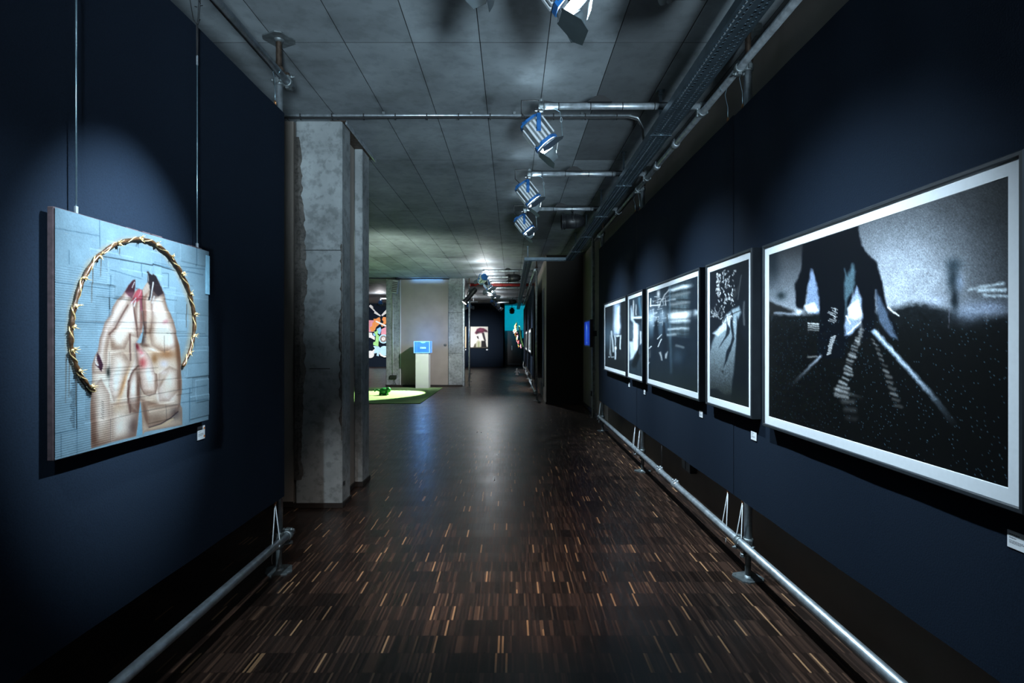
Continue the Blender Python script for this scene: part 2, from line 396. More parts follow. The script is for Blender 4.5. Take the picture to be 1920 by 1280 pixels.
structure(MB().bbox(-1.62, -1.515, 5.788, 6.09, 0, 0.05, 0.003).build('baseboard_pier', 'skirting_dark'))
structure(MB().bbox(-1.609, -1.597, 5.33, 5.80, 0, 0.05, 0.003).build('baseboard_recess', 'skirting_dark'))
structure(MB().box(-1.62, -1.478, 5.07, 6.14, CEIL - 0.012, CEIL + 0.002).build('trim_2', 'rusty_steel'))
structure(MB().bbox(-1.486, -1.468, 5.07, 6.16, CEIL - 0.035, CEIL - 0.002, 0.002).build('trim_3', 'galvanised'))
structure(MB().bbox(-9.0, -1.955, 5.076, 5.09, 0, 0.05, 0.003).build('baseboard_return', 'skirting_dark'))
# partition at the end of the carpet: concrete piers with a beige infill
structure(MB().bbox(-4.02, -3.58, 18.16, 18.6, 0, CEIL, 0.01).build('wall_partition_pier_1', 'column_concrete'))
structure(MB().bbox(-2.03, -1.58, 18.16, 18.6, 0, CEIL, 0.01).build('wall_partition_pier_2', 'column_concrete'))
structure(MB().box(-3.58, -2.03, 18.22, 18.5, 0, CEIL).build('wall_partition', 'plaster_beige'))
structure(MB().bbox(-4.03, -1.57, 18.13, 18.16, 0, 0.05, 0.003).build('baseboard_partition', 'skirting_dark'))
structure(MB().bbox(-1.58, -1.52, 18.2, 18.45, 0, CEIL, 0.004).build('trim_4', 'galvanised'))
structure(MB().bbox(-3.575, -3.555, 18.14, 18.22, 0, CEIL - 0.02, 0.003).build('trim_5', 'plaster_white'))
for z in (2.35, 1.05):
    MB().box(-2.025, -1.585, 18.155, 18.162, z, z + 0.012).build('trim_6', 'joint_dark', bpy.data.objects['wall_partition_pier_2'])

# ------------------------------------------------------------------ scaffolding
RT = 0.0242
def threads(z0, z1, r0=0.0155, r1=0.0195, pitch=0.009):
    prof = []; z = z0; k = 0
    while z < z1:
        prof.append((z, r1 if k % 2 else r0)); z += pitch / 2; k += 1
    prof.append((z1, r0)); return prof
def octplate(mb, x, y, z0, z1, h=0.08, c=0.03, rot=0.0):
    pts = [(-h + c, -h), (h - c, -h), (h, -h + c), (h, h - c), (h - c, h), (-h + c, h), (-h, h - c), (-h, -h + c)]
    ca, sa = math.cos(rot), math.sin(rot)
    return mb.prism([(a * ca - b * sa, a * sa + b * ca) for a, b in pts], lambda a, b, d: Vector((x + a, y + b, d)), z0, z1)
def wingnut(mb, x, y, z, rot):
    mb.lathe((x, y, z), (0, 0, 1), [(-0.014, 0.0), (-0.014, 0.030), (0.004, 0.032), (0.014, 0.026), (0.014, 0.0)], 14)
    for s in (0, math.pi):
        M = Matrix.Translation((x, y, z)) @ Matrix.Rotation(rot + s, 4, 'Z')
        mb.bbox(0.02, 0.085, -0.009, 0.009, -0.010, 0.004, 0.003, M)
        mb.bbox(0.07, 0.092, -0.011, 0.011, -0.013, 0.010, 0.003, M)
def post(x, y, label, rot=0.2, wz=0.165, ztop=3.24, base=True):
    t = thing('scaffold_post', label, 'post', (x, y, 0), 'scaffold posts')
    mb = MB(); octplate(mb, 0, 0, 0.0, 0.008, 0.08, 0.03, rot)
    for k in range(4):
        a = rot + math.pi / 4 + k * math.pi / 2
        mb.cyl((0.078 * math.cos(a), 0.078 * math.sin(a), 0.008), (0.078 * math.cos(a), 0.078 * math.sin(a), 0.010), 0.009, 8)
    mb.lathe((0, 0, 0), (0, 0, 1), [(0.008, 0.030), (0.018, 0.024), (0.02, 0.018)], 14)
    mb.build('base_plate', 'galvanised_dull', t)
    MB().lathe((0, 0, 0), (0, 0, 1), threads(0.012, wz + 0.03), 14).build('spindle', 'galvanised_dull', t)
    mb = MB(); wingnut(mb, 0, 0, wz, rot + 0.5); mb.build('wing_nut', 'galvanised_dull', t)
    MB().cyl((0, 0, wz + 0.014), (0, 0, ztop), RT, 20).build('tube', 'galvanised', t)
    mb = MB(); wingnut(mb, 0, 0, ztop + 0.014, rot + 0.9); mb.build('wing_nut', 'rusty_steel', t)
    MB().lathe((0, 0, 0), (0, 0, 1), threads(ztop + 0.02, CEIL - 0.006), 14).build('spindle', 'rusty_steel', t)
    mb = MB(); octplate(mb, 0, 0, CEIL - 0.009, CEIL - 0.001, 0.085, 0.03, rot + 0.75)
    mb.lathe((0, 0, 0), (0, 0, 1), [(CEIL - 0.025, 0.018), (CEIL - 0.02, 0.028), (CEIL - 0.009, 0.034)], 14)
    mb.build('ceiling_plate', 'galvanised_dull', t)
    return t
def ring_clamp(mb, c, ax, up, w=0.022):
    # one half of a coupler: a band round the pipe, a hinge lug and a bolt with its nut
    c, ax, up = Vector(c), Vector(ax).normalized(), Vector(up).normalized(); sd_ = ax.cross(up)
    mb.lathe(c, ax, [(-w, RT + 0.0005), (-w, RT + 0.006), (-w * 0.6, RT + 0.009), (w * 0.6, RT + 0.009), (w, RT + 0.006), (w, RT + 0.0005)], 18)
    M = Matrix.Translation(c) @ Matrix((sd_, ax, up)).transposed().to_4x4()
    mb.bbox(-0.014, 0.014, -w * 0.8, w * 0.8, RT + 0.004, RT + 0.020, 0.003, M)
    mb.bbox(-0.012, 0.012, -w * 0.75, w * 0.75, -RT - 0.018, -RT - 0.004, 0.003, M)
    b0 = c + up * (RT + 0.012)
    mb.cyl(b0 - sd_ * 0.03, b0 + sd_ * 0.045, 0.006, 8)
    mb.cyl(b0 + sd_ * 0.018, b0 + sd_ * 0.032, 0.0125, 6)
    mb.cyl(b0 - sd_ * 0.032, b0 - sd_ * 0.022, 0.0115, 6)
def coupler(parent, c1, a1, c2, a2):
    mb = MB(); c1, c2 = Vector(c1), Vector(c2); d = (c2 - c1).normalized()
    ring_clamp(mb, c1, a1, Vector(a1).cross(d).normalized()); ring_clamp(mb, c2, a2, Vector(a2).cross(d).normalized())
    mid = (c1 + c2) / 2; mb.cyl(mid - d * 0.006, mid + d * 0.006, 0.022, 10)
    mb.build('coupler', 'galvanised_dull', parent)
def sleeve(parent, c, ax):
    mb = MB(); c, ax = Vector(c), Vector(ax).normalized()
    mb.lathe(c, ax, [(-0.045, RT), (-0.045, RT + 0.006), (-0.01, RT + 0.009), (0.01, RT + 0.009), (0.045, RT + 0.006), (0.045, RT)], 18)
    sd_ = ax.cross(Vector((0, 0, 1))).normalized()
    for k in (-0.026, 0.026):
        for s, off in ((0.012, 0.0), (-0.014, 0.0)):
            p = c + ax * k + sd_ * s
            mb.cyl(p + Vector((0, 0, RT)), p + Vector((0, 0, RT + 0.017)), 0.011, 8, 0.0095)
    mb.build('sleeve_clamp', 'galvanised', parent)
def rail(x, z, y0, y1, label, posts, sleeves=(), px=None):
    t = thing('scaffold_rail', label, 'rail', (x, y0, z), 'scaffold rails')
    m = local(t)
    MB().cyl((0, 0, 0), (0, y1 - y0, 0), RT, 20).build('tube', 'galvanised', t)
    for y in posts: coupler(t, (0, y - y0, 0), (0, 1, 0), (px - x, y - y0, 0), (0, 0, 1))
    for y in sleeves: sleeve(t, (0, y - y0, 0), (0, 1, 0))
    return t
# left frame
post(-1.512, 3.69, 'scaffold post at the far edge of the dark panel with the painting', 0.35)
post(-1.512, 0.75, 'scaffold post at the near end of the painting panel', 0.1)
rail(-1.455, 3.165, 0.1, 3.76, 'upper steel tube running above the painting panel', (0.75, 3.69), px=-1.512)
rail(-1.455, 0.232, 0.1, 3.76, 'lower steel tube running below the painting panel', (0.75, 3.69), px=-1.512)
# right frame
RP = (0.70, 3.58, 6.47, 9.32)
post(1.485, RP[0], 'scaffold post at the near end of the photograph wall', 0.3)
post(1.485, RP[1], 'scaffold post below the large railway photograph, nearest on the right', 0.3)
post(1.485, RP[2], 'scaffold post in the middle of the photograph wall', 0.6)
post(1.485, RP[3], 'scaffold post at the far end of the photograph wall', 0.15)
rail(1.43, 3.205, 0.0, 9.75, 'upper steel tube running above the row of photographs', RP, (4.98, 5.62), px=1.485)
rail(1.43, 0.230, 0.0, 9.40, 'lower steel tube running below the row of photographs', RP, (4.98, 5.50), px=1.485)
# far frame beyond the shaft
FP = (13.9, 17.6, 21.6, 25.2)
FPL = ('scaffold post beside the dark shaft wall', 'second scaffold post behind the dark shaft', 'third scaffold post behind the dark shaft', 'farthest scaffold post before the cyan alcove')
for y, lb in zip(FP, FPL): post(0.60, y, lb, 0.4)
rail(0.545, 3.16, 13.6, 28.0, 'upper steel tube above the far right panels', FP, px=0.60)
rail(0.545, 0.23, 13.6, 28.0, 'lower steel tube below the far right panels', FP, px=0.60)
post(-1.35, 17.95, 'tall thin scaffold post beside the partition corner', 0.2)
post(-1.63, 22.0, 'scaffold post behind the partition corner', 0.2)

# fabric panels with eyelets, top wires and rubber ties
def panel(x, y0, y1, z0, z1, side, label, rail_x, ztop, zbot, ties_near=True, group='dark fabric panels'):
    t = thing('fabric_panel', label, 'panel', (x, (y0 + y1) / 2, z0), group)
    h = (y1 - y0) / 2; H = z1 - z0
    mb = MB(); n = 40; d = 0.009
    # front sheet with very slight waviness, folded hem thickness
    vs = []; fs = []
    nz = 24
    for i in range(n + 1):
        for j in range(nz + 1):
            yy = -h + 2 * h * i / n; zz = H * j / nz
            wv = 0.0016 * math.sin(yy * 5.1 + x) * math.sin(zz * 3.0 + 1) + 0.0012 * math.sin(yy * 13.7)
            vs.append((-side * 0 + wv, yy, zz))
    for i in range(n):
        for j in range(nz):
            a = i * (nz + 1) + j; fs.append((a, a + nz + 1, a + nz + 2, a + 1))
    mb.add(vs, fs, True)
    mb.build('sheet', 'navy_fabric', t)
    MB().box(*sorted((side * 0.004, side * 0.016)), -h + 0.002, h - 0.002, 0.002, H - 0.002).build('backing', 'navy_edge', t)
    rx = rail_x - x
    for s in (-1, 1):
        for k, off in enumerate((0.12,)):
            yy = s * (h - off)
            # bottom: eyelet and white tie looped over the rail
            e = MB().tube([(side * 0.008, yy + 0.011 * math.cos(a), -0.012 + 0.013 * math.sin(a)) for a in np.linspace(0, 2 * math.pi, 12, endpoint=False)], 0.003, 6, True)
            e.build('eyelet', 'copper', t)
            dz = zbot - z0
            pts = [(side * 0.008, yy - 0.002, -0.02), (rx, yy - 0.045, dz + RT), (rx - 0.0245, yy - 0.047, dz), (rx, yy - 0.047, dz - RT - 0.002)]
            pts2 = [(rx, yy - 0.047, dz - RT - 0.002), (rx + 0.0245, yy, dz - 0.004), (rx + 0.006, yy + 0.045, dz + RT + 0.002), (side * 0.008, yy + 0.002, -0.02)]
            MB().tube(pts, 0.0032, 6).tube(pts2, 0.0032, 6).tube([(rx, yy - 0.047, dz - RT), (rx - 0.006, yy - 0.046, dz - RT - 0.05), (rx - 0.004, yy - 0.04, dz - RT - 0.075)], 0.0018, 5).build('tie_cord', 'cord_white', t)
            # top: ring, thin wire round the upper rail
            dz = ztop - z0
            MB().tube([(side * 0.008, yy + 0.010 * math.cos(a), H + 0.012 + 0.017 * math.sin(a)) for a in np.linspace(0, 2 * math.pi, 12, endpoint=False)], 0.004, 6, True).build('eyelet', 'copper', t)
            MB().tube([(side * 0.008, yy, H + 0.028), (side * 0.010, yy + 0.004, H + 0.10), (rx + side * 0.01, yy + 0.01, dz - RT - 0.03), (rx + side * (RT + .002), yy + 0.012, dz), (rx, yy + 0.014, dz + RT + 0.002), (rx - side * (RT + .002), yy + 0.012, dz), (rx - side * 0.012, yy + 0.012, dz - RT - 0.004)], 0.0016, 5).build('wire', 'wire_steel', t)
    return t
panel(-1.45, 0.40, 3.622, 0.503, 2.938, -1, 'dark navy fabric panel behind the praying hands painting', -1.455, 3.165, 0.232)
panel(1.447, 0.60, 3.712, 0.485, 2.955, 1, 'dark navy fabric panel behind the large railway photograph', 1.43, 3.205, 0.23)
panel(1.447, 3.716, 6.600, 0.485, 2.965, 1, 'dark navy fabric panel in the middle of the photograph wall', 1.43, 3.205, 0.23)
panel(1.447, 6.604, 9.48, 0.485, 3.00, 1, 'dark navy fabric panel at the far end of the photograph wall', 1.43, 3.205, 0.23)
panel(0.565, 14.7, 22.3, 0.46, 2.95, 1, 'far navy fabric panel carrying small dark framed pictures', 0.545, 3.16, 0.23)
panel(0.565, 22.6, 28.0, 0.46, 2.95, 1, 'farthest navy fabric panel behind the colourful flower relief', 0.545, 3.16, 0.23)

# ------------------------------------------------------------------ numpy painter for printed and painted pictures
def s2l(a):
    a = np.asarray(a, float) / 255.0
    return np.where(a <= 0.04045, a / 12.92, ((a + 0.055) / 1.055) ** 2.4)
def vnoise(U, V, seed=0):
    # smooth value noise
    rs = np.random.default_rng(seed); G = rs.random((64, 64))
    ui = np.floor(U).astype(int); vi = np.floor(V).astype(int); fu = U - ui; fv = V - vi
    fu = fu * fu * (3 - 2 * fu); fv = fv * fv * (3 - 2 * fv)
    g = lambda a, b: G[a % 64, b % 64]
    return (g(ui, vi) * (1 - fu) + g(ui + 1, vi) * fu) * (1 - fv) + (g(ui, vi + 1) * (1 - fu) + g(ui + 1, vi + 1) * fu) * fv
def fbm(U, V, seed=0, o=4):
    s = 0; a = 0.5
    for k in range(o): s = s + a * vnoise(U * 2 ** k, V * 2 ** k, seed + k); a *= 0.5
    return s / (1 - 0.5 ** o)
class Canvas:
    # picture in its own pixel grid; drawing coordinates are free 2-D coordinates PX, PY of every point of the picture
    def __init__(s, PX, PY, base):
        s.PX, s.PY = PX, PY; s.C = np.empty(PX.shape + (3,)); s.C[:] = base; s.H = np.zeros(PX.shape)
    def col(s, c): return np.array([c, c, c], float) if np.isscalar(c) else np.array(c, float)
    def blend(s, a, c, mask=None):
        a = np.clip(a, 0, 1)
        if mask is not None: a = a * mask
        s.C += (s.col(c) - s.C) * a[..., None]
    def sdf(s, pts):
        X, Y = s.PX, s.PY; d = np.full(X.shape, 1e9); ins = np.zeros(X.shape, bool); n = len(pts)
        for i in range(n):
            ax, ay = pts[i]; bx, by = pts[(i + 1) % n]; ex, ey = bx - ax, by - ay
            t = np.clip(((X - ax) * ex + (Y - ay) * ey) / (ex * ex + ey * ey + 1e-9), 0, 1)
            d = np.minimum(d, np.hypot(X - ax - t * ex, Y - ay - t * ey))
            c = ((ay > Y) != (by > Y)) & (X < (bx - ax) * (Y - ay) / ((by - ay) if by != ay else 1e-9) + ax)
            ins ^= c
        return np.where(ins, -d, d)
    def mask(s, pts, blur=1.0): 
        return np.clip(0.5 - s.sdf(pts) / (2 * blur), 0, 1)
    def poly(s, pts, c, blur=1.0, a=1.0, mask=None):
        s.blend(s.mask(pts, blur) * a, c, mask)
    def line(s, pts, w, c, blur=1.0, a=1.0, mask=None, fade=None):
        X, Y = s.PX, s.PY; best = np.zeros(X.shape); m = len(pts) - 1
        for i in range(m):
            (ax, ay), (bx, by) = pts[i][:2], pts[i + 1][:2]; ex, ey = bx - ax, by - ay
            t = np.clip(((X - ax) * ex + (Y - ay) * ey) / (ex * ex + ey * ey + 1e-9), 0, 1)
            d = np.hypot(X - ax - t * ex, Y - ay - t * ey); g = (i + t) / m
            ww = (w[0] + (w[1] - w[0]) * g) if isinstance(w, tuple) else w
            v = np.clip(0.5 - (d - ww / 2) / (2 * blur), 0, 1)
            if fade: v = v * (fade[0] + (fade[1] - fade[0]) * g)
            best = np.maximum(best, v)
        s.blend(best * a, c, mask)
    def blob(s, x, y, rx, ry, c, a=1.0, rot=0.0, mask=None, hard=1.0):
        ca, sa = math.cos(rot), math.sin(rot); dx, dy = s.PX - x, s.PY - y
        q = ((dx * ca + dy * sa) / rx) ** 2 + ((-dx * sa + dy * ca) / ry) ** 2
        s.blend(np.exp(-(q ** hard)) * a, c, mask)
    def grain(s, amt, seed=3):
        s.C *= 1 + amt * np.random.default_rng(seed).standard_normal(s.PX.shape)[..., None]
        s.C = np.clip(s.C, 0, 255)
def grid_mesh(name, P, C, mat, gain=1.0):
    # P: (m, n, 3) points, C: (m, n, 3) sRGB 0-255
    m, n = P.shape[:2]; me = bpy.data.meshes.new(name)
    I = np.arange(m * n).reshape(m, n)
    q = np.stack([I[:-1, :-1], I[1:, :-1], I[1:, 1:], I[:-1, 1:]], -1).reshape(-1, 4)
    me.vertices.add(m * n); me.vertices.foreach_set('co', P.reshape(-1).astype(np.float32))
    me.loops.add(q.size); me.loops.foreach_set('vertex_index', q.reshape(-1).astype(np.int32))
    me.polygons.add(len(q)); me.polygons.foreach_set('loop_start', (np.arange(len(q)) * 4).astype(np.int32))
    me.update(calc_edges=True)
    at = me.color_attributes.new('Col', 'FLOAT_COLOR', 'POINT')
    rgba = np.ones((m * n, 4), np.float32); rgba[:, :3] = (s2l(np.clip(C, 0, 255)) * gain).reshape(-1, 3)
    at.data.foreach_set('color', rgba.reshape(-1)); me.materials.append(MATS[mat])
    me.validate(); return me
def wall_px(X, Yd, Z):   # where a wall point lies in the 1920x1280 study of the photograph (for copying its pictures)
    return CX + F * X / Yd, CY - F * (Z - EYE) / Yd

# ---- five framed photographs on the right
FX = 1.388      # frame front plane
def photo(y0, y1, z0, z1, nx, nz, paint, label, gain=0.95):
    t = thing('framed_photograph', label, 'photograph', (FX, (y0 + y1) / 2, z0), 'framed black and white photographs')
    h = (y1 - y0) / 2; H = z1 - z0; w = 0.016; D = 0.0555; mt = 0.042
    mb = MB()
    # mitred moulding: rings in cross-section
    def ring(d, ins): return [(d, -h + ins, ins), (d, h - ins, ins), (d, h - ins, H - ins), (d, -h + ins, H - ins)]
    rings = [ring(D, 0), ring(0.003, 0), ring(0, 0.003), ring(0, w - 0.003), ring(0.003, w), ring(0.014, w)]
    vs = [p for r in rings for p in r]
    fs = [(a * 4 + i, a * 4 + (i + 1) % 4, a * 4 + 4 + (i + 1) % 4, a * 4 + 4 + i) for a in range(len(rings) - 1) for i in range(4)]
    fs.append((0, 1, 2, 3)); mb.add(vs, fs).build('frame', 'frame_black', t)
    mb = MB(); rr = [ring(0.0125, w - 0.002), ring(0.010, w + mt), ring(0.0128, w + mt + 0.002)]
    rr[0] = [(0.010, a, b) for _, a, b in rr[0]]
    vs = [p for r in rr for p in r]
    mb.add(vs, [(a * 4 + i, a * 4 + (i + 1) % 4, a * 4 + 4 + (i + 1) % 4, a * 4 + 4 + i) for a in range(2) for i in range(4)]).build('passe_partout', 'mat_board', t)
    e = w + mt - 0.003
    Yg, Zg = np.meshgrid(np.linspace(-h + e, h - e, nx), np.linspace(e, H - e, nz), indexing='ij')
    PX, PY = wall_px(FX + 0.0125, Yg + (y0 + y1) / 2, Zg + z0)
    sc_ = 2.2 if y0 < 2 else .9
    PX = PX + sc_ * 2 * (fbm(PX / 7, PY / 9, 31) - .5); PY = PY + sc_ * 2 * (fbm(PX / 8, PY / 8, 41) - .5)
    cv = Canvas(PX, PY, 12); paint(cv)
    P = np.stack([np.full_like(Yg, 0.0125), Yg, Zg], -1)
    link('print', grid_mesh('print', P, cv.C, 'print', gain), t)
    return t
def mapper(ox, oy, k): return lambda pts: [(ox + a / k, oy + b / k) for a, b in pts]
def paint_big(c):
    q = mapper(1420, 280, 1.778); X = (c.PX - 1420) * 1.778; Y = (c.PY - 280) * 1.778
    sky = 48 + 140 * np.exp(-(((X - 500) / 270) ** 2 + ((Y - 470) / 250) ** 2)) - 10 * np.clip((X - 600) / 240, 0, 1)
    sky = np.where(X < 230, 40 + 110 * np.clip((Y - 330) / 190, 0, 1), sky)
    sky = sky * (0.9 + 0.2 * fbm(X / 40, Y / 40, 5))
    c.C[:] = (sky[..., None]) * np.array([0.90, 0.94, 1.0])
    n = fbm(X / 16, Y / 10, 8); hor = 545 + 18 * (n - 0.5) - 38 * np.exp(-((X - 540) / 90) ** 2) * (0.4 + n) + 12 * np.clip((X - 600) / 200, 0, 1)
    g = np.clip((Y - hor) / 26 + 0.5, 0, 1)
    mud = 7 + 34 * fbm(X / 9, Y / 5, 9) * np.exp(-np.clip(Y - 540, 0, 400) / 70)
    c.C += (mud[..., None] * np.array([.75, .9, 1.0]) - c.C) * g[..., None]
    # city glow and bright streaks at the right
    for p, w, v in (([(745, 458), (820, 446)], 9, 215), ([(740, 470), (825, 468)], 12, 225), ([(755, 486), (838, 490)], 7, 225), ([(705, 468), (735, 460)], 8, 195)):
        c.line(q(p), w / 1.778, (v * .9, v * .96, v), 2.5)
    c.blob(*q([(775, 530)])[0], 38, 14, (170, 185, 215), 0.65); c.blob(*q([(700, 545)])[0], 28, 18, (160, 175, 200), 0.6)
    c.blob(*q([(590, 505)])[0], 18, 10, (205, 215, 240), .6)
    # blurred walker in the distance
    c.blob(*q([(655, 385)])[0], 15, 12, (40, 55, 65), 0.75); c.blob(*q([(652, 430)])[0], 11, 26, (22, 34, 42), 0.85)
    c.blob(*q([(658, 500)])[0], 8, 24, (14, 22, 28), 0.95); c.blob(*q([(675, 445)])[0], 7, 16, (150, 170, 200), 0.5)
    c.line(q([(640, 530), (638, 600)]), 1.2, (170, 170, 190), 0.7, 0.5); c.line(q([(765, 535), (764, 575)]), 1.2, (160, 160, 170), .7, .5)
    # small tree, bank on the left
    c.blob(*q([(80, 488)])[0], 9, 8, (24, 34, 38), 0.9); c.blob(*q([(50, 380)])[0], 14, 45, (18, 26, 32), 0.75)
    c.poly(q([(38, 505), (95, 528), (150, 548), (38, 552)]), 18, 2.5, .9)
    c.line(q([(60, 545), (140, 548)]), 4, (170, 180, 195), 2, 0.7)
    # big dark walking figure with bag, two legs, second figure on its right
    dk = (5, 8, 14)
    c.poly(q([(150, 318), (160, 306), (335, 248), (347, 322), (372, 352), (398, 378), (414, 430), (426, 500), (440, 548), (470, 600), (460, 640), (436, 618), (404, 560), (394, 470), (392, 612), (352, 640), (338, 610), (318, 470), (312, 600), (290, 690), (232, 700), (200, 690), (207, 530), (185, 400), (165, 470), (156, 535), (150, 548), (128, 520), (125, 450), (148, 400)]), dk, 2.2)
    c.poly(q([(165, 505), (171, 440), (181, 398), (195, 440), (207, 500), (207, 545), (185, 548), (160, 530)]), (120, 138, 168), 2.6)
    c.poly(q([(158, 520), (190, 512), (204, 538), (170, 545)]), (250, 252, 255), 2.5)
    c.blob(*q([(140, 540)])[0], 9, 5, (240, 245, 255), .9)
    c.poly(q([(291, 395), (300, 420), (318, 380), (328, 410), (320, 470), (300, 500), (292, 560)]), (80, 105, 116), 2.6, .85)
    c.poly(q([(292, 622), (290, 590), (300, 540), (332, 455), (348, 495), (352, 560), (345, 580), (312, 618)]), (140, 156, 182), 2.4)
    c.poly(q([(300, 530), (335, 500), (350, 545), (340, 568), (305, 560)]), (250, 252, 255), 2.5)
    c.line(q([(345, 575), (300, 615)]), 2.0, 255, .8); c.line(q([(296, 555), (310, 578)]), 2.2, 245, .8)
    c.poly(q([(397, 470), (412, 500), (426, 530), (468, 636), (440, 622), (410, 580), (398, 545)]), (92, 108, 130), 3.0, .8)
    c.line(q([(436, 526), (452, 540), (470, 555)]), 3, 250, 1.2)
    for k in range(12):
        a = k / 11; c.line(q([(248 + 12 * math.sin(k), 525 + 45 * a), (262 + 5 * math.cos(k * 2), 535 + 42 * a)]), 1.4, 205, .8, .8)
    for k in range(9):
        yy = 622 + 7 * k; c.line(q([(262 - 2.4 * k, yy), (246 - 1.6 * k, yy + 5)]), 2.4, 205, .9, .85)
    for k in range(4): c.line(q([(170, 578 + 8 * k), (203, 582 + 7 * k)]), 2.4, 235 - 40 * k, 1.1, .85)
    # rails and sleepers
    c.line(q([(390, 606), (520, 750), (590, 830), (668, 930)]), (9, 12), (150, 170, 190), 2.2, 1.0, fade=(1.0, 0.0))
    c.line(q([(392, 606), (520, 750), (590, 830)]), (3, 6), (205, 215, 232), 1.5, 1.0, fade=(1.0, 0.15))
    c.line(q([(212, 688), (168, 732), (110, 790)]), (4, 7), (170, 180, 195), 2.0, .9, fade=(1.0, 0.0))
    c.line(q([(170, 690), (200, 690)]), 3, 150, 1.6, .7)
    rq = random.Random(12)
    for k in range(22):
        a = k / 21; x = 350 - 75 * a ** 1.15 + rq.uniform(-3, 3); y = 596 + 218 * a ** 1.35 + rq.uniform(-2, 2); w = 12 + 22 * a
        c.line(q([(x - w * rq.uniform(.2, .5), y), (x + w * rq.uniform(.3, .7), y + 2 + 8 * a)]), (1.5 + 4.5 * a) * rq.uniform(.6, 1.3), rq.uniform(130, 225) - 70 * a, 1.8, rq.uniform(.6, .95))
    c.line(q([(262, 800), (285, 806), (345, 826)]), 6, 165, 2.0, .8, fade=(1, .1))
    c.line(q([(340, 560), (345, 600), (338, 650)]), 5, 130, 3, .6)
    for k in range(3): c.line(q([(285 + 8 * k, 838 + 28 * k), (320 + 3 * k, 842 + 28 * k)]), 8, 90 - 22 * k, 4, .6)
    for k in range(13):
        a = k / 12; x = 386 + 78 * a + rq.uniform(-3, 3); y = 632 + 220 * a ** 1.1
        c.line(q([(x - 3, y), (x + 6 + 12 * a, y + 7)]), (2 + 4 * a) * rq.uniform(.7, 1.4), rq.uniform(90, 170) - 50 * a, 2.0, .8)
    sp = np.random.default_rng(2).random(X.shape); f = np.where(Y > 560, 1, 0) * (sp > 0.985)
    c.blend(f * 0.5, (95, 130, 150)); c.grain(0.10)
def paint_2(c):
    q = mapper(1320, 460, 3.764); X = (c.PX - 1320) * 3.764; Y = (c.PY - 460) * 3.764
    c.C[:] = np.array([10, 15, 22]) + 10 * fbm(X / 30, Y / 60, 4)[..., None]
    path = q([(38, 1010), (36, 760), (70, 650), (110, 580), (160, 490), (200, 450), (245, 430), (262, 470), (240, 520), (226, 700), (212, 880), (196, 1040), (150, 1060), (90, 1010)])
    tex = 0.75 + 0.5 * (fbm(X / 6, Y / 6, 6) - 0.5) * np.clip((Y - 600) / 250, 0, 2)
    v = np.clip(225 - np.clip(Y - 560, 0, 600) * 0.34, 25, 240) * tex
    m = c.mask(path, 2.5); c.C += (v[..., None] * np.array([.86, .95, 1]) - c.C) * m[..., None]
    c.poly(q([(60, 620), (130, 560), (160, 500), (200, 470), (190, 560), (100, 640)]), (225, 235, 245), 2, .8)
    # shadows lying on the path
    dk = (14, 20, 28)
    c.poly(q([(192, 460), (204, 480), (205, 560), (214, 660), (190, 740), (160, 820), (140, 860), (158, 750), (190, 690), (200, 640), (186, 560)]), dk, 1.3, .95)
    c.poly(q([(158, 510), (168, 560), (185, 590), (180, 620), (150, 660), (105, 725), (120, 690), (150, 640), (160, 600)]), dk, 1.2, .9)
    c.poly(q([(234, 500), (262, 620), (300, 700), (300, 1130), (190, 1100), (214, 880), (228, 700)]), (10, 15, 20), 1.6)
    c.line(q([(120, 560), (160, 500), (255, 460)]), 1.2, 25, .6); c.blob(*q([(132, 890)])[0], 2, 3, 20, .8)
    # bright foliage
    rs = np.random.default_rng(4)
    for k in range(150):
        t = rs.random()
        if t < .25: x, y = rs.normal(105, 8), rs.uniform(190, 350)
        elif t < .75: x, y = rs.normal(165 + 15 * math.sin(k), 24), rs.uniform(165, 390)
        else: x, y = rs.normal(135, 32), rs.uniform(380, 540)
        c.line(q([(x, y), (x + rs.normal(0, 5), y + rs.uniform(4, 14))]), rs.uniform(.8, 2.4), rs.uniform(120, 240), .6, .85)
    c.line(q([(265, 210), (250, 300), (240, 380)]), 1.2, 110, .9, .7); c.line(q([(283, 400), (280, 470), (284, 560)]), 2.5, 120, 1.8, .7)
    for k in range(6): c.line(q([(205, 380 - 6 * k), (245, 330 - 10 * k)]), 1, 60, 1, .6)
    for k in range(14): c.line(q([(45 + rs.uniform(0, 60), 430 + rs.uniform(0, 80)), (60 + rs.uniform(0, 60), 440 + rs.uniform(0, 80))]), 1, 180, .6, .6)
    c.blend(np.clip((Y - 950) / 180, 0, 1) * .6, (28, 33, 26)); c.grain(0.10, 5)
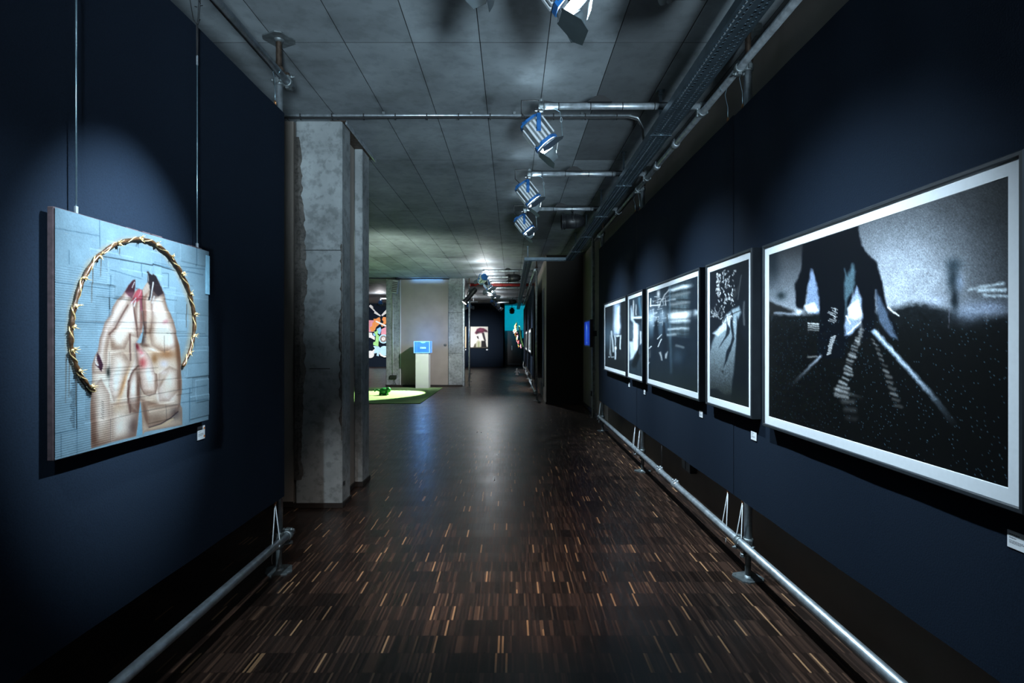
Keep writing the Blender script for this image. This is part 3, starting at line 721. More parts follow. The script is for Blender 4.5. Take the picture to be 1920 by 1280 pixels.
def paint_3(c):
    q = mapper(1205, 490, 4.573); X = (c.PX - 1205) * 4.573; Y = (c.PY - 490) * 4.573
    c.C[:] = np.array([16, 25, 34]) + 12 * fbm(X / 40, Y / 80, 3)[..., None]
    c.poly(q([(46, 560), (46, 440), (120, 480), (230, 520), (230, 640), (120, 640), (46, 640)]), (70, 92, 108), 8, .7)
    # blurred facade on the right half
    n = fbm(X / 90, Y / 9, 12); n2 = fbm(X / 14, Y / 200, 13)
    m = c.mask(q([(232, 210), (410, 160), (410, 640), (232, 640)]), 5)
    v = 60 + 120 * (n - .35) + 60 * (n2 - .5); c.C += (np.clip(v, 10, 220)[..., None] * np.array([.82, .95, 1]) - c.C) * (m * .8)[..., None]
    for p, w, v in (([(236, 248), (330, 222), (420, 205)], 26, 235), ([(236, 470), (330, 462), (448, 438)], 44, 255), ([(236, 515), (400, 508)], 20, 225), ([(220, 330), (275, 322)], 8, 220), ([(220, 582), (320, 572), (395, 574)], 12, 215), ([(210, 630), (280, 626)], 9, 190), ([(290, 722), (350, 738)], 10, 130), ([(236, 370), (400, 350)], 22, 130), ([(236, 300), (400, 268)], 16, 120)):
        c.line(q(p), w / 4.573, (v * .94, v * .98, v), 2.6)
    c.blob(*q([(320, 462)])[0], 26, 7, 255, .95)
    c.line(q([(232, 200), (232, 500), (238, 640), (243, 950)]), (2, 4), (120, 150, 165), 2.2, .75, fade=(1, .3))
    c.blob(*q([(300, 820)])[0], 10, 14, (55, 70, 82), .6)
    c.poly(q([(400, 180), (455, 140), (455, 640), (392, 640)]), (20, 28, 36), 6, .8)
    # scaffold-like lattice on the left
    rs = np.random.default_rng(6)
    c.poly(q([(48, 300), (225, 250), (225, 520), (48, 600)]), (62, 78, 90), 8, .6)
    for k in range(26):
        y = rs.uniform(300, 560); x = rs.uniform(48, 190); c.line(q([(x, y), (x + rs.uniform(15, 45), y - rs.uniform(0, 12))]), rs.uniform(.7, 1.6), rs.uniform(150, 240), .6, .85)
    for k in range(22):
        x = rs.uniform(50, 222); y = rs.uniform(300, 520); c.line(q([(x, y), (x + rs.uniform(-3, 3), y + rs.uniform(15, 60))]), rs.uniform(.6, 1.4), rs.choice([20, 30, 190, 220]), .6, .85)
    c.line(q([(228, 245), (190, 280), (160, 340), (140, 390)]), 2.0, 190, .8); c.line(q([(66, 380), (150, 372)]), 2, 225, .7); c.line(q([(70, 320), (70, 385)]), 2, 220, .7)
    c.blob(*q([(135, 280)])[0], 3, 8, 220, .95)
    c.blob(*q([(75, 480)])[0], 8, 16, (210, 225, 240), .75); c.blob(*q([(165, 470)])[0], 8, 14, (170, 190, 205), .6)
    # two people in silhouette
    dk = (15, 24, 33)
    c.poly(q([(98, 560), (104, 520), (118, 500), (132, 520), (138, 600), (136, 700), (100, 800), (90, 700)]), dk, 2.2)
    c.poly(q([(172, 560), (178, 525), (188, 525), (194, 600), (210, 660), (205, 760), (190, 850), (176, 850), (168, 700)]), dk, 2.0)
    for p, w in (([(125, 665), (162, 625)], 6), ([(130, 728), (162, 668)], 7), ([(58, 745), (75, 728)], 7), ([(48, 880), (58, 865)], 5)): c.line(q(p), w / 4.573, 240, .7)
    c.poly(q([(140, 780), (155, 775), (172, 850), (162, 850)]), 190, 1.4, .85); c.poly(q([(195, 790), (215, 770), (205, 830), (192, 830)]), 190, 1.4, .85)
    c.poly(q([(50, 790), (66, 760), (66, 820), (52, 830)]), 120, 2, .6)
    c.blend(np.clip((Y - 850) / 250, 0, 1) * .5, (30, 36, 32)); c.grain(0.06, 6)
def paint_4(c):
    q = mapper(1125, 540, 6.4); X = (c.PX - 1125) * 6.4; Y = (c.PY - 540) * 6.4
    c.C[:] = np.array([30, 42, 52]) + 50 * (fbm(X / 12, Y / 60, 3)[..., None] - .3)
    c.poly(q([(365, 250), (378, 215), (395, 300), (405, 380), (440, 420), (465, 450), (462, 560), (455, 700), (440, 760), (400, 840), (360, 860), (352, 640), (400, 640), (400, 420), (365, 380)]), (195, 208, 220), 2.2)
    c.poly(q([(405, 420), (440, 430), (450, 600), (450, 740), (410, 740), (402, 600)]), (250, 252, 255), 2)
    c.poly(q([(480, 520), (496, 520), (496, 660), (482, 680)]), (235, 240, 248), 1.6)
    c.line(q([(395, 355), (496, 352)]), 4, (225, 235, 240), 1.2); c.line(q([(402, 150), (400, 330)]), 2, 190, 1); c.line(q([(432, 200), (430, 320)]), 2, 170, 1); c.line(q([(470, 120), (490, 330)]), 3, (90, 130, 150), 2, .8)
    c.poly(q([(375, 920), (400, 850), (450, 760), (480, 800), (440, 950), (400, 960)]), (10, 16, 20), 2.2)
    c.line(q([(462, 740), (450, 790), (475, 820)]), 2, 15, 1)
    c.poly(q([(358, 420), (392, 440), (395, 600), (358, 620)]), (70, 85, 95), 2, .9)
    c.poly(q([(410, 375), (496, 372), (494, 410), (430, 420)]), (25, 32, 38), 1.5, .9)
    c.blend(np.clip((Y - 860) / 200, 0, 1) * .7, (24, 34, 40)); c.grain(0.05, 7)
def paint_5(c):
    q = mapper(1125, 540, 6.4); X = (c.PX - 1125) * 6.4; Y = (c.PY - 540) * 6.4
    v = 22 + 60 * np.exp(-((Y - 560) / 170) ** 2) * np.exp(-((X - 70) / 110) ** 2)
    c.C[:] = v[..., None] * np.array([.75, .95, 1.1])
    c.poly(q([(165, 190), (240, 180), (235, 300), (245, 440), (238, 540), (215, 550), (160, 560), (166, 380)]), (150, 168, 190), 3.2, .9)
    c.poly(q([(210, 240), (232, 220), (230, 380), (240, 480), (215, 545), (200, 480)]), (240, 243, 255), 2.5)
    c.blob(*q([(190, 440)])[0], 4, 18, (200, 210, 230), .8)
    for p, w, v in (([(135, 520), (150, 620), (160, 760)], 2.6, 200), ([(182, 570), (184, 680)], 2.4, 200), ([(245, 570), (243, 730)], 2.6, 215), ([(125, 570), (124, 700), (118, 800)], 1.8, 150), ([(205, 575), (225, 570)], 3, 235), ([(188, 705), (182, 850)], 3, 215), ([(108, 825), (112, 825)], 2, 235), ([(140, 830), (165, 825)], 2, 190), ([(125, 750), (130, 820)], 2, 150)):
        c.line(q(p), w, (v * .95, v * .98, v), 1.0, .95)
    c.blob(*q([(186, 720)])[0], 2.4, 3.4, 245); c.grain(0.05, 8)
photo(1.545, 3.160, 1.022, 2.018, 400, 260, paint_big, 'large framed photograph of dark figures walking along railway tracks')
photo(3.300, 4.085, 1.037, 2.032, 150, 210, paint_2, 'tall framed photograph of a sunlit path with long shadows and foliage')
photo(4.225, 5.890, 1.037, 2.035, 170, 180, paint_3, 'framed photograph of blurred city lights with two silhouettes and lattice')
photo(6.065, 6.870, 1.037, 2.035, 70, 110, paint_4, 'narrow framed photograph of a pale ghostly draped shape')
photo(6.955, 8.620, 1.037, 2.035, 90, 110, paint_5, 'farthest framed photograph of a glowing white column on dark ground')
def wall_label(x, y, z, side, label, w=0.075, h=0.05, dot=False):
    t = thing('wall_label', label, 'label', (x, y, z), 'captions beside the pictures')
    s = -side
    MB().bbox(*sorted((0, s * 0.003)), -w / 2, w / 2, -h / 2, h / 2, 0.0006).build('card', 'card_white', t)
    mb = MB(); rr = random.Random(int(y * 100))
    for k, (zz, ww, th) in enumerate(((0.30, 0.45, 0.0028), (0.10, 0.32, 0.002), (-0.06, 0.62, 0.0013), (-0.13, 0.7, 0.0013), (-0.2, 0.5, 0.0013))):
        y0 = -w * 0.40; yy = y0
        while yy < y0 + w * ww:
            ln = rr.uniform(0.003, 0.008); a, b = yy, min(yy + ln, y0 + w * ww)
            if side > 0: a, b = -b, -a
            mb.box(*sorted((s * 0.003, s * 0.0034)), a, b, zz * h - th / 2, zz * h + th / 2); yy += ln + 0.0016
    mb.build('lettering', 'ink', t)
    if dot:
        for zz in (0.30, -0.30):
            MB().cyl((s * 0.003, w * 0.38, zz * h), (s * 0.0042, w * 0.38, zz * h), 0.005, 12).build('sticker', 'orange_dot', t)
    return t
def yr(px, x=1.445): return F * x / (px - CX)
for px, py, lb in ((1912, 1016, 'caption card at the right edge below the railway photograph'), (1414, 817, 'caption card below the sunlit path photograph'), (1315, 776, 'caption card below the city lights photograph'), (1209, 735, 'caption card below the narrow ghostly photograph'), (1180, 721, 'caption card below the farthest glowing column photograph')):
    y = yr(px); wall_label(1.4445, y, EYE - (py - CY) * y / F, 1, lb)
yl = F * 1.45 / (CX - 375); wall_label(-1.4465, yl, EYE - (811 - CY) * yl / F, -1, 'caption card with stickers beside the painting', 0.062, 0.062, True)

# ------------------------------------------------------------------ praying hands painting on cardboard
def painting():
    XF, y0, y1, z0, z1 = -1.408, 1.753, 2.639, 1.128, 1.907
    t = thing('cardboard_painting', 'pale blue painting of praying hands inside a golden thorny halo', 'painting', (XF, (y0 + y1) / 2, z0))
    h = (y1 - y0) / 2; H = z1 - z0; nx, nz = 300, 290
    Yg, Zg = np.meshgrid(np.linspace(-h, h, nx), np.linspace(0, H, nz), indexing='ij')
    PX = CX + F * XF / (Yg + (y0 + y1) / 2); PY = CY - F * (Zg + z0 - EYE) / (Yg + (y0 + y1) / 2)
    c = Canvas(PX, PY, (146, 178, 196))
    n = fbm(PX / 30, PY / 40, 21); c.C *= (0.90 + 0.22 * n)[..., None]
    a_ = mapper(60, 360, 2.37); hq = mapper(160, 490, 6.095); lq = mapper(160, 660, 6.095)
    # cardboard patches, raised or sunk, with ribs on some
    U = (Yg + h) / (2 * h); V = Zg / H
    rs = np.random.default_rng(9)
    for k in range(26):
        u0, v0 = rs.random() * .9, rs.random() * .92; du, dv = rs.uniform(.12, .35), rs.uniform(.06, .2)
        m = ((U > u0) & (U < u0 + du) & (V > v0) & (V < v0 + dv)).astype(float)
        c.H += m * rs.choice([-.0012, .0012, .002]); c.C *= (1 + m * rs.uniform(-.06, .05))[..., None]
        if rs.random() < .35: c.H += m * 0.0006 * np.sin(V * H / 0.006 * 2 * math.pi)
    ribs = ((PX < 215) & (PY > 500)).astype(float); c.H += ribs * .0008 * np.sin(Zg / .0075 * 2 * math.pi)
    seam = (60, 96, 118)
    for p in ([(103, 160), (300, 195)], [(300, 120), (302, 250)], [(165, 260), (165, 320)], [(103, 400), (340, 430)], [(310, 285), (535, 325)], [(535, 318), (760, 368)], [(345, 345), (480, 385)], [(485, 320), (485, 375)], [(730, 250), (730, 330)], [(660, 330), (780, 345)], [(100, 570), (340, 585)], [(345, 370), (345, 560)], [(640, 640), (780, 640)], [(200, 810), (200, 1160)], [(190, 800), (188, 1050)], [(95, 1075), (200, 1055)], [(130, 1075), (130, 1180)], [(600, 890), (775, 858)], [(665, 935), (775, 920)], [(700, 870), (700, 1020)], [(345, 985), (345, 1105)], [(350, 995), (660, 935)], [(340, 910), (660, 870)], [(580, 360), (608, 362), (608, 425), (582, 425)], [(640, 660), (640, 690)], [(720, 640), (722, 690)]):
        c.line(a_(p), 1.1, seam, .7, .85)
    for p in ([(310, 285), (535, 325)], [(535, 320), (640, 350)], [(195, 830), (198, 1050)], [(345, 470), (347, 520)]): c.line(a_(p), 1.5, (20, 28, 34), .7, .9)
    for k in range(22): c.line(a_([(175 + 6 * math.sin(k), 850 + 9.2 * k), (188, 850 + 9.2 * k)]), 1.6, (18, 26, 34), .6, .8)
    for k in range(40):
        x, y = rs.uniform(95, 780), rs.uniform(90, 1150); c.line(a_([(x, y), (x + rs.uniform(0, 12), y + rs.uniform(0, 3))]), .8, rs.choice([40, 200]), .6, .5)
    # warm scorch glow round the halo
    halo = [(265, 885), (225, 840), (185, 770), (165, 690), (166, 600), (176, 520), (205, 420), (255, 320), (320, 255), (400, 218), (480, 208), (540, 230), (600, 280), (645, 340), (680, 410), (703, 490), (715, 570), (708, 650), (690, 715), (662, 775)]
    c.line(a_(halo), 11, (196, 178, 150), 4.5, .75)
    for x, y, ln in ((268, 340, 150), (305, 290, 85), (686, 500, 100), (710, 640, 80), (152, 720, 215), (167, 720, 190), (197, 790, 160), (388, 250, 30)):
        c.line(a_([(x, y), (x - 3, y + ln)]), 1.7, (92, 72, 55), .6, .95, fade=(1, .5))
    # ---- left hand
    LH = hq([(75, 1280), (76, 1180), (105, 1090), (140, 1020), (160, 880), (230, 690), (300, 610), (318, 520), (370, 430), (430, 355), (478, 275), (530, 214), (556, 208), (560, 225), (553, 345), (600, 312), (640, 325), (640, 430), (640, 560), (655, 690), (650, 800), (600, 900), (565, 950), (575, 1060), (590, 1180), (615, 1280)]) + lq([(630, 300), (635, 420), (632, 540), (612, 690), (600, 830), (580, 962), (290, 1032), (65, 1102), (62, 900), (62, 600), (75, 430), (78, 300)])
    ml = c.mask(LH, .9); c.blend(ml, (214, 205, 196))
    RH = hq([(640, 330), (672, 270), (700, 235), (704, 115), (716, 112), (745, 155), (770, 142), (800, 170), (822, 215), (890, 370), (930, 520), (990, 660), (1040, 840), (1075, 960), (1090, 1150), (1094, 1280)]) + lq([(1100, 300), (1100, 440), (1085, 600), (1106, 640), (1108, 832), (680, 912), (650, 952), (640, 860), (645, 760), (630, 560), (638, 420), (610, 240), (580, 110), (575, 20)]) + hq([(565, 940), (605, 940), (640, 930), (665, 830), (655, 690), (648, 560), (640, 430)])
    mr = c.mask(RH, .9); c.blend(mr, (206, 194, 182))
    D, W, S = (120, 98, 88), (244, 240, 240), (158, 138, 124)
    def b(m, f, x, y, rx, ry, col, a=.8, rot=0.0):
        (X0, Y0), = f([(x, y)]); c.blob(X0, Y0, rx / 6.095, ry / 6.095, col, a, rot, m)
    # modelling of the left hand
    for args in ((hq, 180, 980, 40, 200, W, .5, .25), (hq, 330, 640, 60, 260, W, .75, .5), (hq, 450, 700, 70, 220, W, .7, .45), (hq, 560, 660, 35, 110, W, .8, 0), (hq, 640, 600, 16, 220, (150, 110, 110), .8, .05), (hq, 330, 960, 70, 60, S, .75, 0), (hq, 250, 880, 20, 200, S, .4, .2), (hq, 350, 760, 80, 14, S, .5, -.7), (hq, 470, 1050, 80, 160, S, .5, 0),
                 (hq, 430, 430, 40, 110, W, .6, .6), (lq, 330, 330, 110, 160, W, .75, 0), (lq, 170, 300, 60, 60, W, .35, 0), (lq, 440, 380, 26, 190, (190, 150, 110), .75, .3), (lq, 520, 240, 16, 160, W, .6, .35), (lq, 545, 420, 45, 150, W, .75, .12), (lq, 500, 470, 10, 130, D, .8, .12), (lq, 610, 420, 22, 200, D, .85, 0),
                 (lq, 570, 600, 50, 80, D, .85, 0), (lq, 100, 800, 45, 260, (138, 116, 106), .8, 0), (lq, 110, 1000, 60, 100, D, .8, 0), (lq, 210, 680, 70, 100, W, .3, 0), (lq, 400, 640, 90, 60, (190, 172, 152), .7, 0), (lq, 540, 850, 70, 130, (110, 98, 98), .85, .1), (lq, 380, 850, 70, 90, W, .45, 0), (lq, 210, 960, 60, 120, S, .6, 0), (lq, 70, 480, 16, 140, S, .6, 0), (lq, 480, 690, 50, 30, S, .5, 0)):
        b(ml, *args)
    # modelling of the right hand
    for args in ((hq, 680, 560, 16, 200, (150, 105, 100), .75, 0), (hq, 790, 540, 60, 120, W, .85, .1), (hq, 880, 560, 30, 110, W, .6, -.2), (hq, 860, 770, 90, 80, W, .5, 0), (hq, 980, 900, 60, 130, W, .85, -.1), (hq, 1060, 1050, 30, 190, (120, 90, 70), .9, -.1), (hq, 930, 1060, 130, 60, (160, 124, 96), .85, 0), (hq, 740, 800, 40, 90, S, .6, 0), (hq, 650, 900, 40, 70, (70, 66, 70), .9, 0), (hq, 690, 960, 50, 22, D, .8, .2), (hq, 780, 1010, 60, 14, W, .8, .35),
                 (hq, 790, 1110, 40, 60, (150, 118, 90), .85, 0), (hq, 900, 1170, 45, 40, (205, 208, 222), .8, 0), (hq, 905, 690, 34, 24, (160, 88, 104), .8, -.5), (lq, 890, 230, 44, 26, W, .95, -.2), (lq, 980, 300, 80, 120, W, .5, 0), (lq, 860, 420, 40, 110, W, .6, 0), (lq, 960, 520, 90, 60, W, .7, 0), (lq, 1075, 330, 26, 280, D, .75, 0), (lq, 880, 340, 16, 80, S, .7, .5), (lq, 760, 600, 120, 50, S, .8, -.15), (lq, 800, 750, 130, 80, (138, 120, 108), .85, -.2), (lq, 1030, 700, 70, 80, (110, 104, 106), .8, 0), (lq, 690, 700, 26, 140, D, .6, -.15), (lq, 850, 520, 30, 60, W, .5, 0)):
        b(mr, *args)
    c.line(lq([(730, 860), (860, 820), (960, 760), (1060, 680)]), 1.8, (70, 66, 76), .8, .9, mr); c.line(lq([(740, 875), (900, 830), (1000, 760)]), 3, (212, 196, 170), 1.4, .7, mr)
    # thumb of the right hand lying in front
    TH = hq([(575, 930), (600, 925), (660, 990), (720, 1060), (760, 1140), (800, 1280)]) + lq([(820, 250), (830, 380), (810, 470), (740, 500), (680, 480), (640, 400), (625, 250), (600, 150), (580, 40)])
    mt_ = c.mask(TH, .9); c.blend(mt_, (222, 208, 200))
    b(mt_, lq, 740, 260, 45, 110, W, .95, -.2); b(mt_, lq, 650, 120, 50, 60, (190, 100, 105), .85, 0); b(mt_, hq, 590, 970, 22, 50, (130, 40, 60), .95, -.4); b(mt_, hq, 640, 1040, 26, 40, (214, 150, 160), .9, -.5)
    b(mt_, hq, 650, 1075, 30, 14, W, .8, -.5); b(mt_, lq, 620, 260, 12, 180, S, .7, -.15); b(mt_, lq, 810, 340, 14, 130, S, .7, 0); b(mt_, lq, 730, 460, 90, 26, S, .6, 0)
    c.line(TH[5:13], 1.1, (120, 92, 84), .8, .6)
    # separating lines of the fingers
    for p in (hq([(490, 500), (430, 600), (340, 760), (270, 830)]), hq([(545, 405), (560, 560), (590, 740), (600, 860)]), hq([(640, 330), (650, 520), (660, 700), (690, 830)]), hq([(510, 830), (512, 1130)]), lq([(500, 330), (490, 480), (510, 690)]), lq([(600, 160), (545, 220), (505, 330)])):
        c.line(p, 2.2, (96, 70, 68), 1.7, .85)
    for p in (hq([(735, 700), (830, 705), (900, 700)]), hq([(460, 790), (490, 800), (520, 700)])): c.line(p, .9, (170, 140, 140), .8, .6)
    for m_, P_ in ((ml, LH), (mr, RH), (mt_, TH)):     # rounded modelling and more contrast, as painted
        e_ = np.exp(np.clip(c.sdf(P_), -60, 0) / 5.0) * m_
        c.blend(e_ * .42, (104, 84, 78))
    def form(P_, dk_, wt_, r_=6.0):      # one rounded finger or fold: darker towards its outline, lighter along its middle
        m_ = c.mask(P_, 1.6); d_ = -np.clip(c.sdf(P_), -60, 0)
        c.blend(np.exp(-d_ / r_) * m_ * dk_, (112, 86, 78)); c.blend(np.clip((d_ - r_ * .9) / (r_ * 1.3), 0, 1) * m_ * wt_, (250, 247, 246))
    form(hq([(78, 1180), (140, 1020), (160, 880), (230, 690), (318, 520), (430, 355), (556, 208), (553, 345), (490, 500), (400, 640), (285, 820), (250, 1000), (235, 1280), (80, 1280)]), .5, .30)
    form(hq([(270, 835), (340, 760), (490, 500), (545, 390), (600, 312), (600, 520), (590, 740), (600, 870), (520, 850), (450, 1000), (300, 1010)]), .5, .42)
    form(hq([(560, 560), (605, 400), (642, 430), (656, 690), (620, 860), (592, 740)]), .6, .15, 3.5)
    form(hq([(645, 420), (720, 330), (760, 330), (760, 640), (740, 820), (690, 830), (655, 690)]), .5, .22, 4.5)
    form(hq([(745, 420), (820, 300), (890, 370), (990, 660), (1040, 840), (1060, 960), (900, 1040), (760, 960), (730, 800), (760, 640)]), .42, .34)
    form(lq([(290, 20), (430, 0), (515, 120), (470, 260), (410, 480), (330, 560), (285, 420)]), .35, .40, 7)
    form(lq([(585, 165), (545, 230), (505, 330), (490, 480), (515, 680), (605, 690), (630, 520), (628, 330)]), .6, .25, 4.5)
    form(lq([(835, 250), (960, 160), (1060, 200), (1080, 420), (960, 560), (850, 560), (830, 420)]), .4, .25, 7)
    form(lq([(75, 430), (180, 300), (280, 480), (290, 760), (285, 1030), (70, 1095), (66, 700)]), .45, .18, 8)
    form(lq([(295, 590), (480, 560), (600, 700), (575, 950), (300, 1025)]), .4, .18, 7)
    form(lq([(645, 540), (860, 600), (1080, 600), (1060, 680), (900, 800), (720, 860), (660, 700)]), .45, .12, 7)
    hm = np.clip(np.maximum(ml, mr), 0, 1)[..., None]
    c.C += (np.clip(163 + (c.C - 160) * 1.45, 0, 255) * np.array([1.03, .99, .96]) - c.C) * hm
    # nails: dark claws and pink tips
    c.poly(hq([(440, 345), (478, 275), (530, 214), (556, 208), (560, 225), (553, 345), (520, 420), (470, 380)]), (62, 22, 36), 1.0, .95)
    c.poly(hq([(435, 350), (545, 350), (530, 430), (470, 400)]), (150, 92, 104), 2.5, .6); c.line(hq([(522, 300), (550, 235)]), 1.2, 245, .6)
    c.poly(hq([(545, 380), (600, 312), (638, 330), (640, 420), (600, 460), (520, 480)]), (190, 70, 86), 1.2, .85); c.line(hq([(600, 400), (625, 335)]), 1.4, (235, 170, 180), .8)
    c.line(hq([(530, 480), (570, 420)]), 2.2, W, .8); c.line(hq([(560, 510), (580, 450)]), 1.6, W, .8); c.poly(hq([(620, 430), (645, 400), (650, 560), (630, 560)]), (150, 60, 84), 1.5, .7)
    c.poly(hq([(700, 235), (704, 115), (716, 112), (745, 155), (770, 142), (800, 170), (822, 215), (880, 360), (820, 400), (760, 330), (735, 440), (712, 440), (730, 330), (710, 250)]), (26, 22, 30), 1.2, .95)
    c.poly(hq([(730, 230), (830, 230), (890, 380), (780, 420), (730, 400)]), (52, 34, 38), 4, .7)
    c.line(hq([(765, 240), (748, 350), (735, 450)]), (2.4, 1.4), W, .8); c.line(hq([(708, 160), (712, 230)]), .8, 190, .6)
    c.line(hq([(775, 400), (760, 470)]), 3, W, 1.4, .8); c.line(hq([(815, 440), (810, 530)]), 3, W, 1.2, .8)
    c.poly(hq([(640, 330), (690, 250), (725, 270), (700, 350), (650, 400)]), (206, 184, 170), 1.2, .9)
    c.poly(hq([(135, 1040), (165, 1090), (200, 1180), (185, 1260), (110, 1175), (150, 1190), (130, 1110)]), (58, 20, 40), .9, .97); c.line(hq([(125, 1090), (115, 1150), (140, 1190)]), 1.6, W, .7)
    c.blob(*lq([(262, 230)])[0], 4, 10, (22, 28, 26), .95)
    # gap between the wrists shows blue board
    c.poly(lq([(628, 570), (645, 720), (650, 850), (655, 940), (590, 960), (610, 760)]), (130, 180, 205), .9, .95)
    # thin seams over the hands
    for p in (lq([(290, 560), (630, 512), (1110, 422)]), lq([(290, 760), (290, 1030)]), lq([(310, 760), (600, 690), (1080, 590)]), lq([(270, 0), (275, 400)]), hq([(905, 850), (908, 1040)]), hq([(0, 690), (1010, 700)]), lq([(520, 560), (520, 690)]), lq([(920, 600), (925, 780)])):
        c.line(p, .9, (70, 64, 62), .6, .65)
    for k in range(12): c.line(hq([(660, 690 + 16 * k), (695, 692 + 16 * k)]), .9, (20, 20, 26), .5, .7)
    for k in range(9): c.line(lq([(190 + 5 * math.sin(3 * k), 560 + 24 * k), (215, 570 + 24 * k)]), 1.2, (60, 50, 46), .7, .7)
    c.grain(.035, 4)
    P = np.stack([np.clip(c.H, -.003, .004), Yg, Zg], -1)
    # outward is +X: flip so that faces look into the corridor
    link('painted_face', grid_mesh('painted_face', P[::-1], c.C[::-1], 'painted', .25), t)
    MB().bbox(-0.024, -0.0035, -h - .002, h + .002, -.003, H + .003, .002).build('board', 'board_edge', t)
    rs2 = random.Random(3)
    for k in range(14):   # ragged flaps of board along the rim
        a = rs2.uniform(-h, h - .1); e = rs2.choice((0, 1))
        zz = -.006 if e == 0 else H - .002
        MB().bbox(-.018, -.006, a, a + rs2.uniform(.03, .1), zz, zz + rs2.uniform(.004, .010), .001).build('flap', 'board_edge', t)
    MB().bbox(-.004, .004, h - .028, h + .004, H - .20, H - .02, .001).build('flap', 'board_blue', t)
    for s in (-.5, .5): MB().bbox(-.0395, -.024, h * s - .02, h * s + .02, .1, H - .1, .002).build('batten', 'board_edge', t)
    # halo ring and its knots
    def on(p):
        X0, Y0 = a_([p])[0]; yy = F * XF / (X0 - CX); return (0, yy - (y0 + y1) / 2, EYE - (Y0 - CY) * yy / F - z0)
    hp = [Vector(on(p)) for p in halo]
    sm = []
    for i in range(len(hp) - 1):   # Catmull-Rom
        p0, p1, p2, p3 = hp[max(i - 1, 0)], hp[i], hp[i + 1], hp[min(i + 2, len(hp) - 1)]
        for k in range(6):
            u = k / 6; sm.append(0.5 * ((2 * p1) + (p2 - p0) * u + (2 * p0 - 5 * p1 + 4 * p2 - p3) * u * u + (3 * p1 - p0 - 3 * p2 + p3) * u ** 3))
    sm.append(hp[-1])
    hl = MB().tube([p + Vector((.008, 0, 0)) for p in sm], [.0062 + .0016 * math.sin(i * 1.3) for i in range(len(sm))], 8).build('halo', 'halo_gold', t)
    # a second strand twisted round it
    tw = []
    for i, p in enumerate(sm):
        a = i * .9; d = (sm[min(i + 1, len(sm) - 1)] - sm[max(i - 1, 0)]).normalized(); nn = Vector((0, -d.z, d.y))
        tw.append(p + Vector((.008 + .006 * math.cos(a), 0, 0)) + nn * .0068 * math.sin(a))
    MB().tube(tw, .0022, 6).build('strand', 'knot_gold', hl)
    for i in range(3, len(sm), 7):
        p = sm[i] + Vector((.012, 0, 0)); mb = MB()
        for k in range(3): mb.blob(p + Vector((rs2.uniform(0, .006), rs2.uniform(-.006, .006), rs2.uniform(-.006, .006))), .0050, 8, 6)
        for k in range(4):
            a = rs2.uniform(0, 6.28); q2 = p + Vector((.014, math.cos(a) * .015, math.sin(a) * .015)); mb.cyl(p, q2, .0022, 6, .0004)
        mb.build('thorn_knot', 'knot_gold', hl)
    # hanging wires
    return t
painting()
def hang_wire(y, ztop, label, strings):
    t = thing('hanging_wire', label, 'wire', (-1.425, y, 1.905), 'picture wires')
    MB().cyl((0, 0, 0.006), (0, 0, ztop - 1.905), 0.0028, 8).build('wire', 'wire_steel', t)
    MB().bbox(-.004, .004, -.005, .005, -.002, .03, .001).build('hook', 'galvanised', t)
    if strings:
        e = ztop - 1.905
        MB().bbox(-.003, .003, -.004, .004, e - .005, e + .04, .001).build('clasp', 'galvanised', t)
        top = 3.165 - 1.905
        for k, (dy0, dy1, dx) in enumerate(((-.004, -.045, -.034), (.004, -.012, -.052), (-.002, .012, .006), (.004, .05, -.006))):
            MB().tube([(0, dy0, e + .035), (0, dy0 * 1.5, e + .18), (dx * .3, dy0 + (dy1 - dy0) * .3, e + .20), (dx, dy1, top + .01)], .0016, 5).build('string', 'rubber', t)
        for dy, zz, a in ((-.02, e + .25, .4), (.01, e + .30, -.5), (.028, e + .28, .6), (.012, e + .20, .9)):
            MB().cyl((0, dy, zz), (0, dy + .02 * math.cos(a), zz + .02 * math.sin(a)), .002, 5).build('zip_tie', 'rubber', t)
    return t
hang_wire(1.86, 3.14, 'steel wire holding the near corner of the painting', False)
hang_wire(2.575, 2.745, 'steel wire on black strings holding the far corner of the painting', True)

